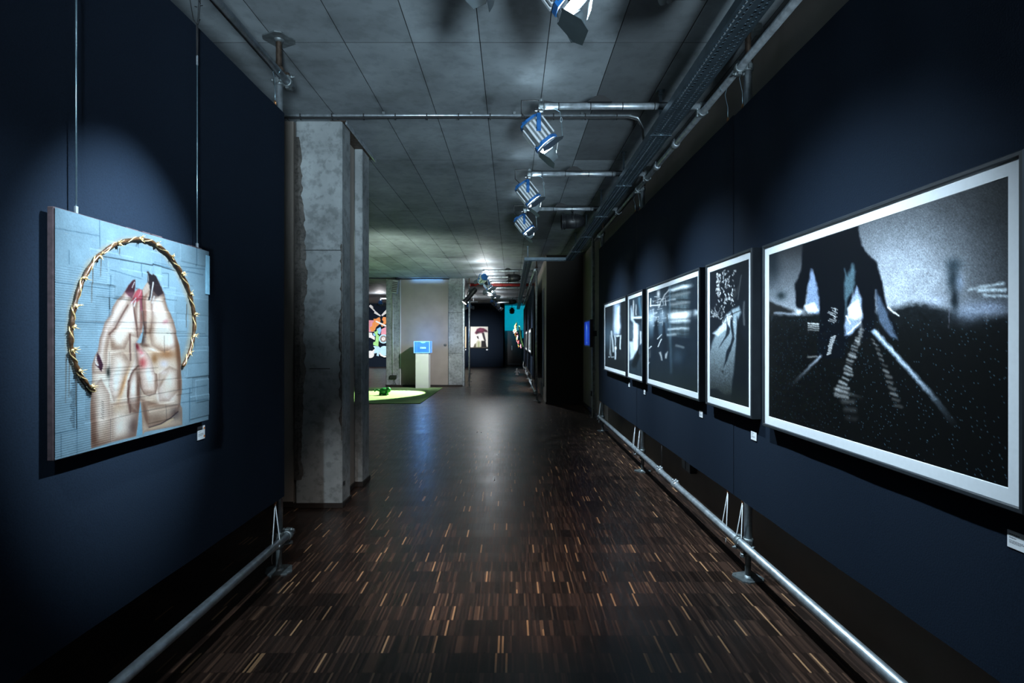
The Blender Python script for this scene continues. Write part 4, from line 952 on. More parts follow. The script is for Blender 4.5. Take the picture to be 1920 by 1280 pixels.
# ------------------------------------------------------------------ lamps
def aim(d):
    d = Vector(d).normalized(); z = -d; x = d.cross(Vector((0, 0, 1)))
    x = Vector((1, 0, 0)) if x.length < 1e-3 else x.normalized(); y = z.cross(x)
    return Matrix((x, y, z)).transposed().to_4x4(), x
def fresnel_meshes():
    A = {}
    mb = MB()   # ribbed housing, lens axis -Z, lens plane z = 0
    prof = [(-.075, -.055), (-.055, -.08), (.055, -.08), (.075, -.055), (.075, .045), (.045, .085), (-.045, .085), (-.075, .045)]
    mb.prism(prof, lambda a, b, d: Vector((a, b, d)), 0.02, 0.205); A['housing'] = mb.mesh('housing', 'galvanised_dull')
    mb = MB()
    for s in (-1, 1):
        for k, yy in enumerate((-.062, -.030, .002, .034)):
            mb.bbox(*sorted((s * .074, s * .087)), yy, yy + .019, .03, .195, .003)
    for xx in (-.05, -.012, .026): mb.bbox(xx, xx + .022, .083, .096, .04, .19, .003); mb.bbox(xx, xx + .022, -.092, -.079, .04, .19, .003)
    A['cooling_fins'] = mb.mesh('cooling_fins', 'aluminium')
    mb = MB(); R = .098
    o8 = [(math.cos(t) * R, math.sin(t) * R) for t in [math.pi / 8 + i * math.pi / 4 for i in range(8)]]
    mb.prism(o8, lambda a, b, d: Vector((a, b, d)), 0.004, 0.03); A['front_ring'] = mb.mesh('front_ring', 'blue_paint')
    mb = MB(); mb.prism([(a * .92, b * .92) for a, b in o8], lambda a, b, d: Vector((a, b, d)), .205, .225); mb.bbox(-.03, .03, -.06, .0, .225, .245, .004); A['rear_cap'] = mb.mesh('rear_cap', 'blue_paint')
    mb = MB(); mb.lathe((0, 0, 0), (0, 0, -1), [(-.006, .074), (.004, .072), (.012, .05), (.015, .02), (.0155, 0.0)], 20); A['lens'] = mb.mesh('lens', 'lens_glow')
    mb = MB()   # leaf hinged along +Y edge, opening outward
    tr = [(-.060, 0), (.060, 0), (.090, .10), (.060, .145), (-.060, .145), (-.090, .10)]
    mb.prism(tr, lambda a, b, d: Vector((a, d, -b)), -.001, .001); A['leaf_big'] = mb.mesh('barn_door', 'leaf_black')
    mb = MB(); tr = [(-.060, 0), (.060, 0), (.045, .10), (-.045, .10)]
    mb.prism(tr, lambda a, b, d: Vector((a, d, -b)), -.001, .001); A['leaf_small'] = mb.mesh('barn_door', 'leaf_black')
    mb = MB(); mb.lathe((0, 0, 0), (0, 0, -1), [(-.004, .083), (.012, .083), (.012, .092), (-.004, .092), (-.004, .083)], 20)
    for k in range(4):
        a = k * math.pi / 2; M = Matrix.Rotation(a, 4, 'Z'); mb.bbox(-.045, .045, .080, .092, -.016, -.006, .002, M)
    A['door_ring'] = mb.mesh('door_ring', 'galvanised')
    mb = MB()   # yoke: pivots at +-X, top above; pivot is origin
    pts = [(-.103, 0, -.015), (-.103, 0, .06), (-.075, 0, .125), (0, 0, .135), (.075, 0, .125), (.103, 0, .06), (.103, 0, -.015)]
    for a, b in zip(pts[:-1], pts[1:]):
        a, b = Vector(a), Vector(b); d = b - a; L_ = d.length; ang = math.atan2(d.x, d.z)
        M = Matrix.Translation(a) @ Matrix.Rotation(ang, 4, 'Y'); mb.bbox(-.003, .003, -.016, .016, -.002, L_ + .002, .0015, M)
    for s in (-1, 1): mb.cyl((s * .085, 0, 0), (s * .125, 0, 0), .014, 10)
    A['yoke'] = mb.mesh('yoke', 'blue_paint')
    mb = MB(); mb.cyl((0, 0, .13), (0, 0, .185), .011, 10); mb.bbox(-.018, .018, -.030, .030, .168, .185, .003)
    A['hanger'] = mb.mesh('hanger', 'black_paint')
    return A
FA = fresnel_meshes()
def light(kind, name, parent, mtx, energy, color, **kw):
    l = bpy.data.lights.new(name, kind); l.energy = energy; l.color = color
    for k, v in kw.items(): setattr(l, k, v)
    o = bpy.data.objects.new(name, l); COL.objects.link(o); o.parent = parent; o.matrix_local = mtx
    return o
def fresnel(pivot, target, label, energy=E_FRES, spill=E_SPILL, angle=82, blend=1.0, color=COOL, doors=(-45, 42, -14, 62), barz=None, wire=True, detail=True, group='theatre spotlights with barn doors', size=.025):
    pivot, target = Vector(pivot), Vector(target)
    t = thing('theatre_spotlight', label, 'spotlight', pivot, group)
    R, xax = aim(target - pivot); H = R @ Matrix.Translation((0, 0, -.11))
    for nm in ('housing', 'cooling_fins', 'front_ring', 'rear_cap', 'lens'): link(nm, FA[nm], t, H)
    D = H @ Matrix.Translation((0, 0, -.004)); link('door_ring', FA['door_ring'], t, D)
    for k, nm in enumerate(('leaf_small', 'leaf_small', 'leaf_big', 'leaf_big')):   # top, one side, bottom, other side
        M = D @ Matrix.Rotation(k * math.pi / 2, 4, 'Z') @ Matrix.Translation((0, .090, -.012)) @ Matrix.Rotation(math.radians(doors[k]), 4, 'X')
        link('barn_door', FA[nm], t, M)
    a = math.atan2(xax.y, xax.x); Yk = Matrix.Rotation(a, 4, 'Z'); link('yoke', FA['yoke'], t, Yk); link('hanger', FA['hanger'], t, Yk)
    if detail:
        back = R @ Vector((0, 0, .13)); 
        MB().tube([back, back + Vector((-.05, 0, .05)), back + Vector((-.05, .01, .15)), Vector((-.02, .02, .26)), Vector((.12, .03, .245)), Vector((.24, .03, .238))], .005, 6).build('power_cable', 'rubber', t)
        if wire:
            fr = R @ Vector((0, .09, -.13)); top = Vector((.16, -.01, .20))
            MB().tube([top + Vector((-.07, 0, 0)), top + Vector((0, 0, -.04)), top + Vector((.01, 0, -.11)), fr + Vector((.03, 0, .01)), fr], .0016, 5).build('safety_wire', 'wire_steel', t)
            MB().tube([top + Vector((.01 + .008 * math.cos(q), 0, -.10 + .018 * math.sin(q))) for q in np.linspace(0, 6.28, 10, endpoint=False)], .0025, 5, True).build('carabiner', 'galvanised', t)
    B = R @ Matrix.Translation((0, 0, -.135))
    if energy: light('SPOT', 'spot_beam', t, B, energy, color, spot_size=math.radians(angle), spot_blend=blend, shadow_soft_size=size)
    if spill: light('SPOT', 'vent_spill', t, Matrix.Translation((0, 0, .14)) @ Matrix.Rotation(math.pi, 4, 'X'), spill, color, spot_size=math.radians(179), spot_blend=.1, shadow_soft_size=.08)
    return t
def boom(x0, x1, y, z, label, plug=None, railx=None, railz=None, drops=()):
    t = thing('boom_arm', label, 'pipe', (x1, y, z), 'boom arms carrying the lamps')
    MB().cyl((x0 - x1, 0, 0), (0.06 if x0 < x1 else -.06, 0, 0), RT, 16).build('tube', 'galvanised', t)
    s = -1 if x0 < x1 else 1
    mb = MB(); ring_clamp(mb, (x0 - x1 - s * .02, 0, 0), (1, 0, 0), (0, 0, 1)); mb.build('end_clamp', 'galvanised_dull', t)
    if railx is not None: coupler(t, (railx - x1, 0, 0), (1, 0, 0), (railx - x1, 0, railz - z), (0, 1, 0))
    for xd in drops: MB().cyl((xd - x1, 0, RT), (xd - x1, 0, CEIL - z - .002), .010, 8).bbox(xd - x1 - .04, xd - x1 + .04, -.04, .04, CEIL - z - .008, CEIL - z - .001, .001).build('drop_rod', 'galvanised', t)
    if plug is not None:
        px = plug - x1
        MB().prism([(-.09, 0), (-.05, .035), (-.01, .05), (.03, .045), (.09, 0)], lambda a, b, d: Vector((px + a, d, RT + b)), -.03, .03).build('plug_box', 'rubber', t)
        MB().tube([(x0 - x1 + .02, .012, RT + .006), (px - .1, .01, RT + .007), (px, 0, RT + .012), (px + .1, .01, RT + .007), (-.1, .012, RT + .007)], .005, 6).build('cable', 'rubber', t)
        for xx in np.linspace(x0 - x1 + .15, -.12, 5): MB().lathe((xx, 0, 0), (1, 0, 0), [(-.003, RT + .001), (-.003, RT + .004), (.003, RT + .004), (.003, RT + .001)], 14).build('zip_tie', 'rubber', t)
    return t
BZ = 3.252
booms = ((2.45, .20, 'boom arm overhead carrying the nearest lamp'), (4.28, .20, 'boom arm carrying the bright lamp above the city lights photograph'), (6.03, .165, 'second boom arm from the near end of the tray'), (7.65, .155, 'third boom arm carrying the black lamp below the tray'))
aims = ((1.40, 2.55, 1.46), (1.40, 4.25, 1.48), (1.40, 6.05, 1.48), (1.40, 7.75, 1.48))
flab = ('large theatre spotlight with barn doors cut by the top edge', 'brightest theatre spotlight with barn doors below the ceiling cable', 'middle theatre spotlight in the row of three on the ceiling', 'small theatre spotlight lowest in the row of three beside the black lamp')
for (y, x0, lb), tg, fl in zip(booms, aims, flab):
    boom(x0, 1.43, y, BZ, lb, plug=.66, railx=1.43, railz=3.205)
    fresnel((x0 + .0, y, BZ - .205), tg, fl)
boom(-.0, -1.455, 2.06, 3.212, 'boom arm overhead reaching out from the painting panel', plug=None, railx=-1.455, railz=3.165)
fresnel((-.02, 2.06, 3.012), (-1.42, 2.14, 1.66), 'theatre spotlight aimed at the painting, only its leaf in view', energy=E_LEFT, doors=(30, 30, 30, 30), angle=38, blend=1.0, spill=3.0)

def parcan(c, d, label, r=.098, ln=.30, hang=None, lit=None, group='black lamps'):
    c, d = Vector(c), Vector(d).normalized()
    t = thing('par_lamp', label, 'lamp', c, group)
    b0, f0 = -d * ln * .55, d * ln * .45
    MB().lathe(b0, d, [(0, 0), (0, r * .35), (.01, r * .55), (.05, r * .82), (.09, r * .96), (ln * .55, r), (ln, r), (ln, r * .93), (ln - .015, r * .9)], 24).build('body', 'black_paint', t)
    MB().lathe(f0, d, [(-.03, r), (-.03, r * 1.12), (-.022, r * 1.14), (-.016, r * 1.02), (-.004, r * 1.02), (.002, r * 1.18), (.012, r * 1.18), (.012, r * .95)], 24).build('front_ring', 'black_paint', t)
    MB().lathe(f0, d, [(-.012, r * .93), (-.008, r * .5), (-.006, 0)], 20).build('lens', lit or 'device_grey', t)
    sd_ = d.cross(Vector((0, 0, 1))).normalized(); mb = MB()
    for k in (-.04, .10): MB().lathe(d * (k * 1.0), d, [(-.006, r), (-.006, r + .006), (.006, r + .006), (.006, r)], 24).build('band', 'black_paint', t)
    mb = MB()
    for s in (-1, 1):
        p = sd_ * s * (r + .012); mb.cyl(p - sd_ * s * .01, p + sd_ * s * .022, .012, 8)
        mb.tube([p, p + Vector((0, 0, .06)), p * .7 + Vector((0, 0, .115))], .007, 6)
    q = sd_ * (r + .012) * .7; mb.tube([q + Vector((0, 0, .115)), -q + Vector((0, 0, .115))], .007, 6); mb.build('yoke', 'black_paint', t)
    if hang: MB().cyl((0, 0, .112), (0, 0, hang - c.z - RT), .010, 8).bbox(-.02, .02, -.03, .03, hang - c.z - RT - .012, hang - c.z - RT + .001, .003).build('hanger', 'black_paint', t)
    return t
parcan((.80, 2.45, 3.075), (-1, 0, -.03), 'large black can lamp at the top edge beside the tray', hang=BZ)
parcan((.81, 7.65, 3.085), (-1, 0, -.03), 'small black can lamp hanging under the third boom arm', hang=BZ)

# ------------------------------------------------------------------ cable tray
def tray(x0, x1, y0, y1, z, label, along='y', side=.05, fine=True):
    t = thing('cable_tray', label, 'cable tray', (x0, y0, z), 'perforated cable trays')
    W, Ln = x1 - x0, y1 - y0
    width, length = (W, Ln) if along == 'y' else (Ln, W)
    T = (lambda a, b, c: (a, b, c)) if along == 'y' else (lambda a, b, c: (b, a, c))
    mb = MB(); p = .040 if fine else .08; n = int(length / p); rows_ = 4
    rw = width * .78 / rows_; m0 = width * .055; mid = width * .11
    xs = [m0, m0 + rw, m0 + 2 * rw + mid, m0 + 3 * rw + mid]
    def flat(a0, a1, b0, b1): mb.add([T(a0, b0, 0), T(a1, b0, 0), T(a1, b1, 0), T(a0, b1, 0)], [(0, 1, 2, 3)])
    flat(0, m0, 0, n * p); flat(m0 + 2 * rw, m0 + 2 * rw + mid, 0, n * p); flat(m0 + 4 * rw + mid, width, 0, n * p)
    for r_, xa in enumerate(xs):
        off = p * .5 if r_ % 2 else 0
        if off: flat(xa, xa + rw, 0, off); flat(xa, xa + rw, n * p - off, n * p)
        for k in range(n - (1 if off else 0)):
            b0 = k * p + off; b1 = b0 + p; xc = xa + rw / 2; yc = b0 + p / 2; hw, hl = rw * .26, p * .33
            out = [(xa, b0), (xc, b0), (xa + rw, b0), (xa + rw, yc), (xa + rw, b1), (xc, b1), (xa, b1), (xa, yc)]
            inn = [(xc - hw * .75, yc - hl * .8), (xc, yc - hl), (xc + hw * .75, yc - hl * .8), (xc + hw, yc), (xc + hw * .75, yc + hl * .8), (xc, yc + hl), (xc - hw * .75, yc + hl * .8), (xc - hw, yc)]
            vs = [T(a, b, 0) for a, b in out] + [T(a, b, 0) for a, b in inn] + [T(a, b, -.0022) for a, b in inn]
            mb.add(vs, [(i, (i + 1) % 8, 8 + (i + 1) % 8, 8 + i) for i in range(8)] + [(8 + i, 8 + (i + 1) % 8, 16 + (i + 1) % 8, 16 + i) for i in range(8)])
    mb.build('base_plate', 'tray_steel', t)
    for xx, s in ((0, 1), (width, -1)):
        mb = MB(); th = .0016
        a = sorted((xx - s * th, xx)); lo = T(a[0], 0, -.002); hi = T(a[1], length, side)
        mb.box(lo[0], hi[0], lo[1], hi[1], -.002, side)
        a = sorted((xx - s * th, xx + s * .012)); lo = T(a[0], 0, 0); hi = T(a[1], length, 0); mb.box(lo[0], hi[0], lo[1], hi[1], side, side + .0016)
        mb.build('side_rail', 'tray_steel', t)
    mb = MB(); rr = random.Random(2)     # cables lying in it
    for k in range(5):
        a = width * (.18 + .16 * k); pts = [T(a + rr.uniform(-.008, .008), length * i / 12, .008 + .006 * (k % 2)) for i in range(13)]
        MB().tube(pts, .0065, 6).build('cable', 'rubber', t)
    return t
TZ = 3.10
tr1 = tray(1.088, 1.240, 1.0, 11.62, TZ, 'long perforated steel cable tray above the photograph wall')
tray(.25, 1.088, 11.47, 11.62, TZ, 'short cross piece of cable tray in front of the dark shaft', along='x')
tray(.25, .41, 11.62, 30.4, TZ, 'far perforated cable tray running towards the cyan alcove', fine=False)
def hanger(x, y, label):
    t = thing('tray_hanger', label, 'bracket', (x, y, TZ), 'cable tray hangers')
    H = CEIL - TZ
    MB().bbox(-.03, .03, -.02, .02, H - .006, H - .0005, .001).bbox(-.012, .012, -.02, .02, H - .04, H - .005, .001).build('ceiling_bracket', 'tray_steel', t)
    MB().bbox(-.009, .009, -.010, .010, -.004, H - .03, .001).build('rod', 'tray_steel', t)
    MB().bbox(-.085, .085, -.012, .012, -.0075, -.003, .001).build('cross_bar', 'tray_steel', t)
hl_ = ('nearest tray hanger above the first boom arm', 'second tray hanger along the long tray', 'third tray hanger along the long tray', 'fourth tray hanger along the long tray', 'farthest tray hanger along the long tray')
for y, lb in zip((4.46, 5.93, 7.42, 8.9, 10.4), hl_): hanger(1.164, y, lb)
hanger(.33, 11.9, 'tray hanger at the bend before the far tray')

# thin conduit with a tied cable under the ceiling
t = thing('ceiling_conduit', 'thin conduit with a black cable tied below it crossing the ceiling', 'conduit', (0, 4.88, CEIL - .03))
MB().cyl((-3.2, 0, 0), (1.02, 0, 0), .010, 10).build('tube', 'galvanised', t)
MB().tube([(x, -.004 + .002 * math.sin(x * 9), -.020 - .004 * math.sin(x * 3.1)) for x in np.linspace(-3.2, 1.0, 40)] + [(1.08, 0, -.04), (1.12, 0, -.12), (1.13, 0, -.25)], .0085, 8).build('cable', 'rubber', t)
MB().tube([(1.0, 0, 0), (1.08, 0, -.02), (1.125, .01, -.10), (1.14, .01, -.25)], .009, 8).build('bend', 'galvanised', t)
for x in np.linspace(-2.9, .9, 15):
    MB().bbox(x - .004, x + .004, -.016, .014, -.036, .012, .001).build('zip_tie', 'rubber', t)
for x in (-1.1, -.35, .02, .6): MB().bbox(x - .012, x + .012, -.012, .012, .008, .03, .001).build('clip', 'galvanised_dull', t)

# ------------------------------------------------------------------ right wall fittings
t = thing('wall_socket', 'black double socket box under the photograph wall', 'socket', (1.615, 5.2, .36))
MB().bbox(-.03, .035, -.13, -.005, -.06, .06, .006).build('box', 'socket_black', t); MB().bbox(-.03, .035, .005, .11, -.055, .055, .006).build('box', 'socket_black', t)
MB().bbox(-.012, .0, -.075, -.055, .055, .14, .002).build('cable_tube', 'cord_white', t)
o = tag(MB().tube([(1.455, 5.52, .485), (1.45, 5.515, .38), (1.452, 5.52, .255)], .003, 6).build('hanging_cable', 'rubber'), 'thin black cable hanging below the middle panel', 'cable')
o['group'] = 'cables'
for k, (x, y, lb) in enumerate(((1.56, 10.9, 'front steel conduit post beside the monitor'), (1.60, 11.25, 'rear steel conduit post beside the monitor'))):
    t = thing('steel_upright', lb, 'post', (x, y, 0), 'steel uprights')
    MB().bbox(-.022, .022, -.022, .022, .006, CEIL - .004, .003).build('tube', 'galvanised_dull', t)
    MB().bbox(-.05, .05, -.06, .06, 0, .006, .002).build('foot_plate', 'galvanised_dull', t)
    MB().bbox(-.05, .04, -.06, .06, CEIL - .008, CEIL - .001, .002).build('head_plate', 'galvanised_dull', t)
    for z in (.9, 2.4): MB().bbox(-.028, .03, -.03, .03, z, z + .03, .003).build('bracket', 'galvanised_dull', t)
MB().bbox(-.05, .0, -.05, .05, .38, .48, .004).build('junction_box', 'socket_black', t)
# monitor
t = thing('monitor', 'wall monitor showing a bright blue picture beyond the panels', 'monitor', (1.40, 10.62, 1.36), None)
MB().bbox(.0, .055, -.40, .40, 0, .50, .006).build('casing', 'socket_black', t)
Yg, Zg = np.meshgrid(np.linspace(-.375, .375, 60), np.linspace(.03, .47, 50), indexing='ij')
c = Canvas(Yg, Zg, (8, 40, 150)); c.blob(.0, .25, .3, .22, (20, 80, 220), .9); c.line([(0.05, .42), (.03, .25), (.05, .14)], .03, (130, 190, 255), .02); c.blob(.04, .36, .05, .05, (190, 220, 255), .8); c.blob(.02, .08, .06, .02, (160, 200, 255), .8)
link('screen', grid_mesh('screen', np.stack([np.full_like(Yg, -.0015), Yg, Zg], -1), c.C, 'screen', 1.0), t)
MB().bbox(.05, .10, -.1, .1, .12, .38, .004).bbox(.09, .18, -.03, .03, .2, .3, .004).build('mount', 'socket_black', t)

# ------------------------------------------------------------------ far room: carpet, plinth, glass cube
cp = MB(); n = 30
cp.box(-6.6, -2.14, 13.25, 17.6, 0, .012); tag(cp.build('green_carpet', 'carpet_green'), 'pale green carpet lit by a round pool of light', 'carpet')
t = thing('green_toy', 'small glossy green sculpture lying on the carpet', 'sculpture', (-3.42, 15.2, .012))
MB().blob((0, 0, .10), (.13, .10, .10), 14, 10, .05).build('body', 'toy_green', t); MB().blob((.12, -.02, .14), (.07, .07, .075), 12, 8).build('head', 'toy_green', t)
for dx, dy in ((-.08, -.06), (.07, -.06), (-.08, .06), (.07, .06)): MB().cyl((dx, dy, .10), (dx * 1.25, dy * 1.3, 0), .03, 8, .022).build('leg', 'toy_green', t)
MB().tube([(-.10, 0, .12), (-.2, .0, .14), (-.25, 0, .10), (-.27, 0, .16)], [.03, .025, .02, .012], 8).build('tail', 'toy_green', t)
t = thing('plinth', 'tall white plinth in front of the partition', 'plinth', (-2.745, 17.55, 0))
MB().bbox(-.2, .2, -.2, .2, 0, 1.085, .004).build('body', 'plinth_white', t)
t = thing('glass_cube', 'glowing blue acrylic cube on the white plinth', 'display cube', (-2.745, 17.55, 1.086))
W = .235; H = .345; 
for s in (-1, 1):
    MB().bbox(s * W - .006, s * W + .006, -W, W, 0, H, .002).build('pane', 'acrylic', t); MB().bbox(-W + .008, W - .008, s * (W - .006) - .006, s * (W - .006) + .006, 0, H, .002).build('pane', 'acrylic', t)
MB().bbox(-W - .006, W + .006, -W, W, H, H + .010, .002).build('lid', 'acrylic', t)
mb = MB()
for sx in (-1, 1):
    for sy in (-1, 1): mb.bbox(sx * W - .009, sx * W + .009, sy * W - .009, sy * W + .009, .0, H + .01, .002)
for s in (-1, 1): mb.bbox(-W, W, s * W - .008, s * W + .008, H - .006, H + .012, .002); mb.bbox(-W, W, s * W - .008, s * W + .008, 0, .014, .002)
mb.build('light_edge', 'cube_edge', t)
mb = MB(); rr = random.Random(8)
for k in range(5):
    x = -.09 + k * .038
    for seg in ((0, .024, 0, .008), (0, .008, 0, .05), (.016, .024, 0, .05), (0, .024, .042, .05), (0, .024, .021, .029)):
        if rr.random() < .8: mb.box(x + seg[0], x + seg[1], -.005, .005, .13 + seg[2], .13 + seg[3])
mb.build('lettering', 'cube_text', t)
light('POINT', 'cube_glow', t, Matrix.Translation((0, .0, H + .06)), 34.0, (.10, .38, 1.0), shadow_soft_size=.12)
o = tag(MB().bbox(-3.2, -2.2, 18.12, 18.2, CEIL - .05, CEIL - .004, .004).build('light_batten', 'device_grey'), 'thin blue light batten at the top of the partition', 'light')
light('AREA', 'batten_glow', o, Matrix.Translation((-2.7, 18.08, CEIL - .09)) @ Matrix.Rotation(math.pi * .8, 4, 'X'), 3.0, (.15, .45, 1.0), shape='RECTANGLE', size=1.0, size_y=.05)
# conduit, socket and projector on the left pier
t = thing('pier_conduit', 'vertical white conduit with a black socket on the green lit pier', 'conduit', (-3.80, 18.14, 0))
MB().cyl((0, 0, .32), (0, 0, 2.95), .014, 8).build('tube', 'cord_white', t)
for z in (.75, 1.4, 2.0, 2.6): MB().bbox(-.022, .022, -.018, .02, z, z + .03, .002).build('clip', 'galvanised', t)
MB().bbox(-.09, .12, -.05, .02, .25, .36, .005).build('socket', 'socket_black', t); MB().tube([(.05, -.03, .25), (.07, -.04, .15), (.10, -.03, .05)], .008, 6).build('lead', 'rubber', t)
t = thing('projector', 'small projector hanging at the top of the left pier', 'projector', (-3.72, 17.95, 2.95))
MB().bbox(-.08, .10, -.12, .12, 0, .42, .01, Matrix.Rotation(.15, 4, 'Y')).build('body', 'device_grey', t)
for k in range(6): MB().bbox(-.07, .09, -.125, -.115, .05 + k * .055, .075 + k * .055, .002, Matrix.Rotation(.15, 4, 'Y')).build('vent', 'black_paint', t)
MB().cyl((.05, 0, .40), (.05, 0, CEIL - 2.95 - .002), .02, 10).bbox(-.03, .13, -.08, .08, CEIL - 2.956, CEIL - 2.951, .001).build('mount', 'black_paint', t)
o = tag(MB().tube([(-5.2, 17.2, CEIL - .03), (-4.6, 17.6, CEIL - .05), (-4.1, 17.9, CEIL - .035), (-3.6, 18.0, CEIL - .05), (-2.9, 18.08, CEIL - .03), (-2.0, 18.1, CEIL - .03)], .018, 8).build('cable_bundle', 'rubber'), 'black cable bundle along the ceiling before the partition', 'cable')
o['group'] = 'cables'
t = thing('wall_switch', 'tiny black switch on the beige partition', 'switch', (-2.14, 18.21, 1.32)); MB().bbox(-.035, .035, -.02, .008, -.03, .03, .003).build('plate', 'socket_black', t); MB().bbox(-.012, .012, -.027, -.02, -.015, .015, .002).build('button', 'device_grey', t)
o = tag(MB().cyl((-1.5, 19.6, CEIL - .075), (.8, 19.6, CEIL - .075), .05, 16).cyl((-1.5, 19.6, CEIL - .075), (-1.42, 19.6, CEIL - .075), .058, 16).cyl((-.4, 19.6, CEIL - .075), (-.33, 19.6, CEIL - .075), .058, 16).build('sprinkler_pipe', 'red_pipe'), 'dark red pipe crossing the ceiling of the far room', 'pipe')

# far lamps on their booms
FY = (14.2, 15.6, 17.1, 18.9, 23.2, 26.2)
fb = ('nearest boom arm in the far room', 'second boom arm in the far room', 'third boom arm in the far room', 'fourth boom arm in the far room', 'fifth boom arm in the far room', 'last boom arm in the far room')
ff = ('first small spotlight of the slanting row in the far room', 'second small spotlight of the slanting row in the far room', 'third small spotlight of the slanting row in the far room', 'fourth small spotlight of the slanting row in the far room', 'fifth small spotlight below the slanting row', 'last small spotlight near the navy far wall')
fx = (-.73, -.69, -.66, -.66, -.76, -.66)
ft = ((-2.75, 18.0, 1.2), (.55, 16.5, 1.4), (-.45, 13.2, .0), (.55, 20.5, 1.4), (.55, 25, 1.5), (.55, 27, 1.6))
for y, x, lb, fl, tg in zip(FY, fx, fb, ff, ft):
    boom(x, .545, y, 3.207, lb, plug=-.1 if y < 20 else None, railx=.545, railz=3.16)
    fresnel((x, y, 3.005), tg, fl, energy=260 if y == 17.1 else 900, spill=45, angle=60, color=(.92, .96, 1), detail=False, group='small spotlights in the far room')
parcan((.05, 14.2, 3.03), (-1, 0, -.05), 'black can lamp on the nearest far boom arm', hang=3.207)
parcan((.02, 23.2, 3.03), (-1, 0, -.05), 'black can lamp on the fifth far boom arm', hang=3.207)
# profile lamp on the partition post throwing the pool onto the carpet
t = thing('profile_lamp', 'long black profile lamp with a bright lens on the thin post', 'lamp', (-1.30, 17.62, 2.85))
d = Vector((-.62, -.55, -.62)).normalized(); tgt = Vector((-3.6, 15.3, 0)); R, _ = aim(tgt - Vector((-1.30, 17.62, 2.85))); d = (tgt - Vector((-1.30, 17.62, 2.85))).normalized()
dv = Vector((-.55, -.25, -.72)).normalized()
MB().lathe(dv * -.30, dv, [(0, 0), (0, .06), (.05, .085), (.16, .085), (.17, .075), (.5, .075), (.52, .092), (.60, .092), (.60, .08)], 18).build('body', 'black_paint', t)
MB().lathe(dv * .29, dv, [(0, .085), (.008, .05), (.012, 0)], 18).build('lens', 'lens_soft', t)
MB().tube([(-.10, -.02, 0), (-.06, .0, .14), (0.03, .30, .20)], .012, 8).build('yoke', 'black_paint', t); MB().bbox(-.05, .06, .25, .34, .15, .24, .006).build('clamp', 'black_paint', t)
light('SPOT', 'carpet_beam', t, Matrix.Translation(dv * .33) @ R, 4600, (.80, 1.0, .66), spot_size=math.radians(33), spot_blend=.12, shadow_soft_size=.04)
# lamps for the far wall
boom(-3.4, -1.63, 25.9, 3.2, 'boom arm crossing in front of the navy far wall', drops=(-3.1, -1.75))
fresnel((-1.95, 25.9, 2.995), (-1.75, 31, 1.55), 'right spotlight of the pair lighting the helmet picture', energy=1150, angle=40, blend=1.0, spill=45, color=(.95, .97, 1), detail=False, group='small spotlights in the far room')
fresnel((-2.3, 25.9, 2.995), (-2.7, 31, 1.55), 'left spotlight of the pair lighting the helmet picture', energy=700, angle=40, blend=1.0, spill=45, color=(.95, .97, 1), detail=False, group='small spotlights in the far room')
boom(-5.55, -3.2, 24.0, 3.22, 'boom arm behind the green lit pier', drops=(-5.3, -3.5))
fresnel((-5.55, 24.0, 3.015), (-7.0, 30.9, 1.55), 'spotlight aimed at the colourful collage on the far wall', energy=2800, angle=60, blend=1.0, spill=90, color=(.97, .97, 1), detail=False, group='small spotlights in the far room')
# ------------------------------------------------------------------ far pictures
def far_picture(x0, x1, z0, z1, y, paint, label, n=60):
    t = thing('canvas_picture', label, 'picture', ((x0 + x1) / 2, y, z0), 'canvas pictures on the far wall')
    w = (x1 - x0) / 2; H = z1 - z0
    MB().bbox(-w, w, 0, .06, 0, H, .004).build('stretcher', 'frame_black', t)
    U, V = np.meshgrid(np.linspace(-w + .01, w - .01, n), np.linspace(.01, H - .01, n), indexing='ij')
    c = Canvas((U + w) / (2 * w), 1 - V / H, (235, 228, 215)); paint(c)
    link('print', grid_mesh('print', np.stack([U, np.full_like(U, -.002), V], -1), c.C, 'print', .8), t)
    return t
def paint_helmet(c):
    c.C[:] = (240, 236, 225); dk = (34, 26, 34)
    c.poly([(.28, .30), (.40, .12), (.55, .06), (.75, .08), (.92, .16), (.98, .26), (.80, .24), (.70, .30), (.50, .30), (.36, .36)], (96, 30, 56), .03); c.blob(.45, .28, .1, .05, dk, .8); c.blob(.88, .22, .08, .04, dk, .8); c.blob(.6, .16, .14, .06, (140, 50, 84), .8)
    c.poly([(.66, .30), (.78, .28), (.88, .66), (.80, .66), (.72, .50)], dk, .02); c.blob(.57, .52, .12, .14, (248, 246, 240), .95); c.poly([(.38, .46), (.46, .44), (.50, .58), (.42, .54)], dk, .02)
    c.poly([(.64, .66), (.86, .66), (.92, .98), (.62, .98)], (26, 22, 26), .02); c.poly([(.30, .98), (.36, .72), (.46, .62), (.60, .70), (.62, .98)], (200, 196, 170), .03); c.poly([(.20, .98), (.26, .82), (.34, .78), (.34, .98)], (90, 84, 70), .03)
    c.poly([(.44, .98), (.46, .70), (.52, .72), (.52, .98)], (150, 160, 110), .02, .8); c.poly([(0, .96), (1, .94), (1, 1), (0, 1)], (60, 56, 50), .01)
far_picture(-2.30, -1.30, 1.02, 2.20, 30.93, paint_helmet, 'white canvas of a head with a purple plume on the far wall')
def paint_cream(c): c.C[:] = (236, 214, 170); c.blob(.3, .5, .3, .3, (200, 160, 110), .6); c.line([(.9, 0), (.9, 1)], .05, (250, 245, 230), .02)
far_picture(-3.55, -2.48, 1.02, 2.20, 30.93, paint_cream, 'cream canvas mostly hidden by the partition edge', 30)
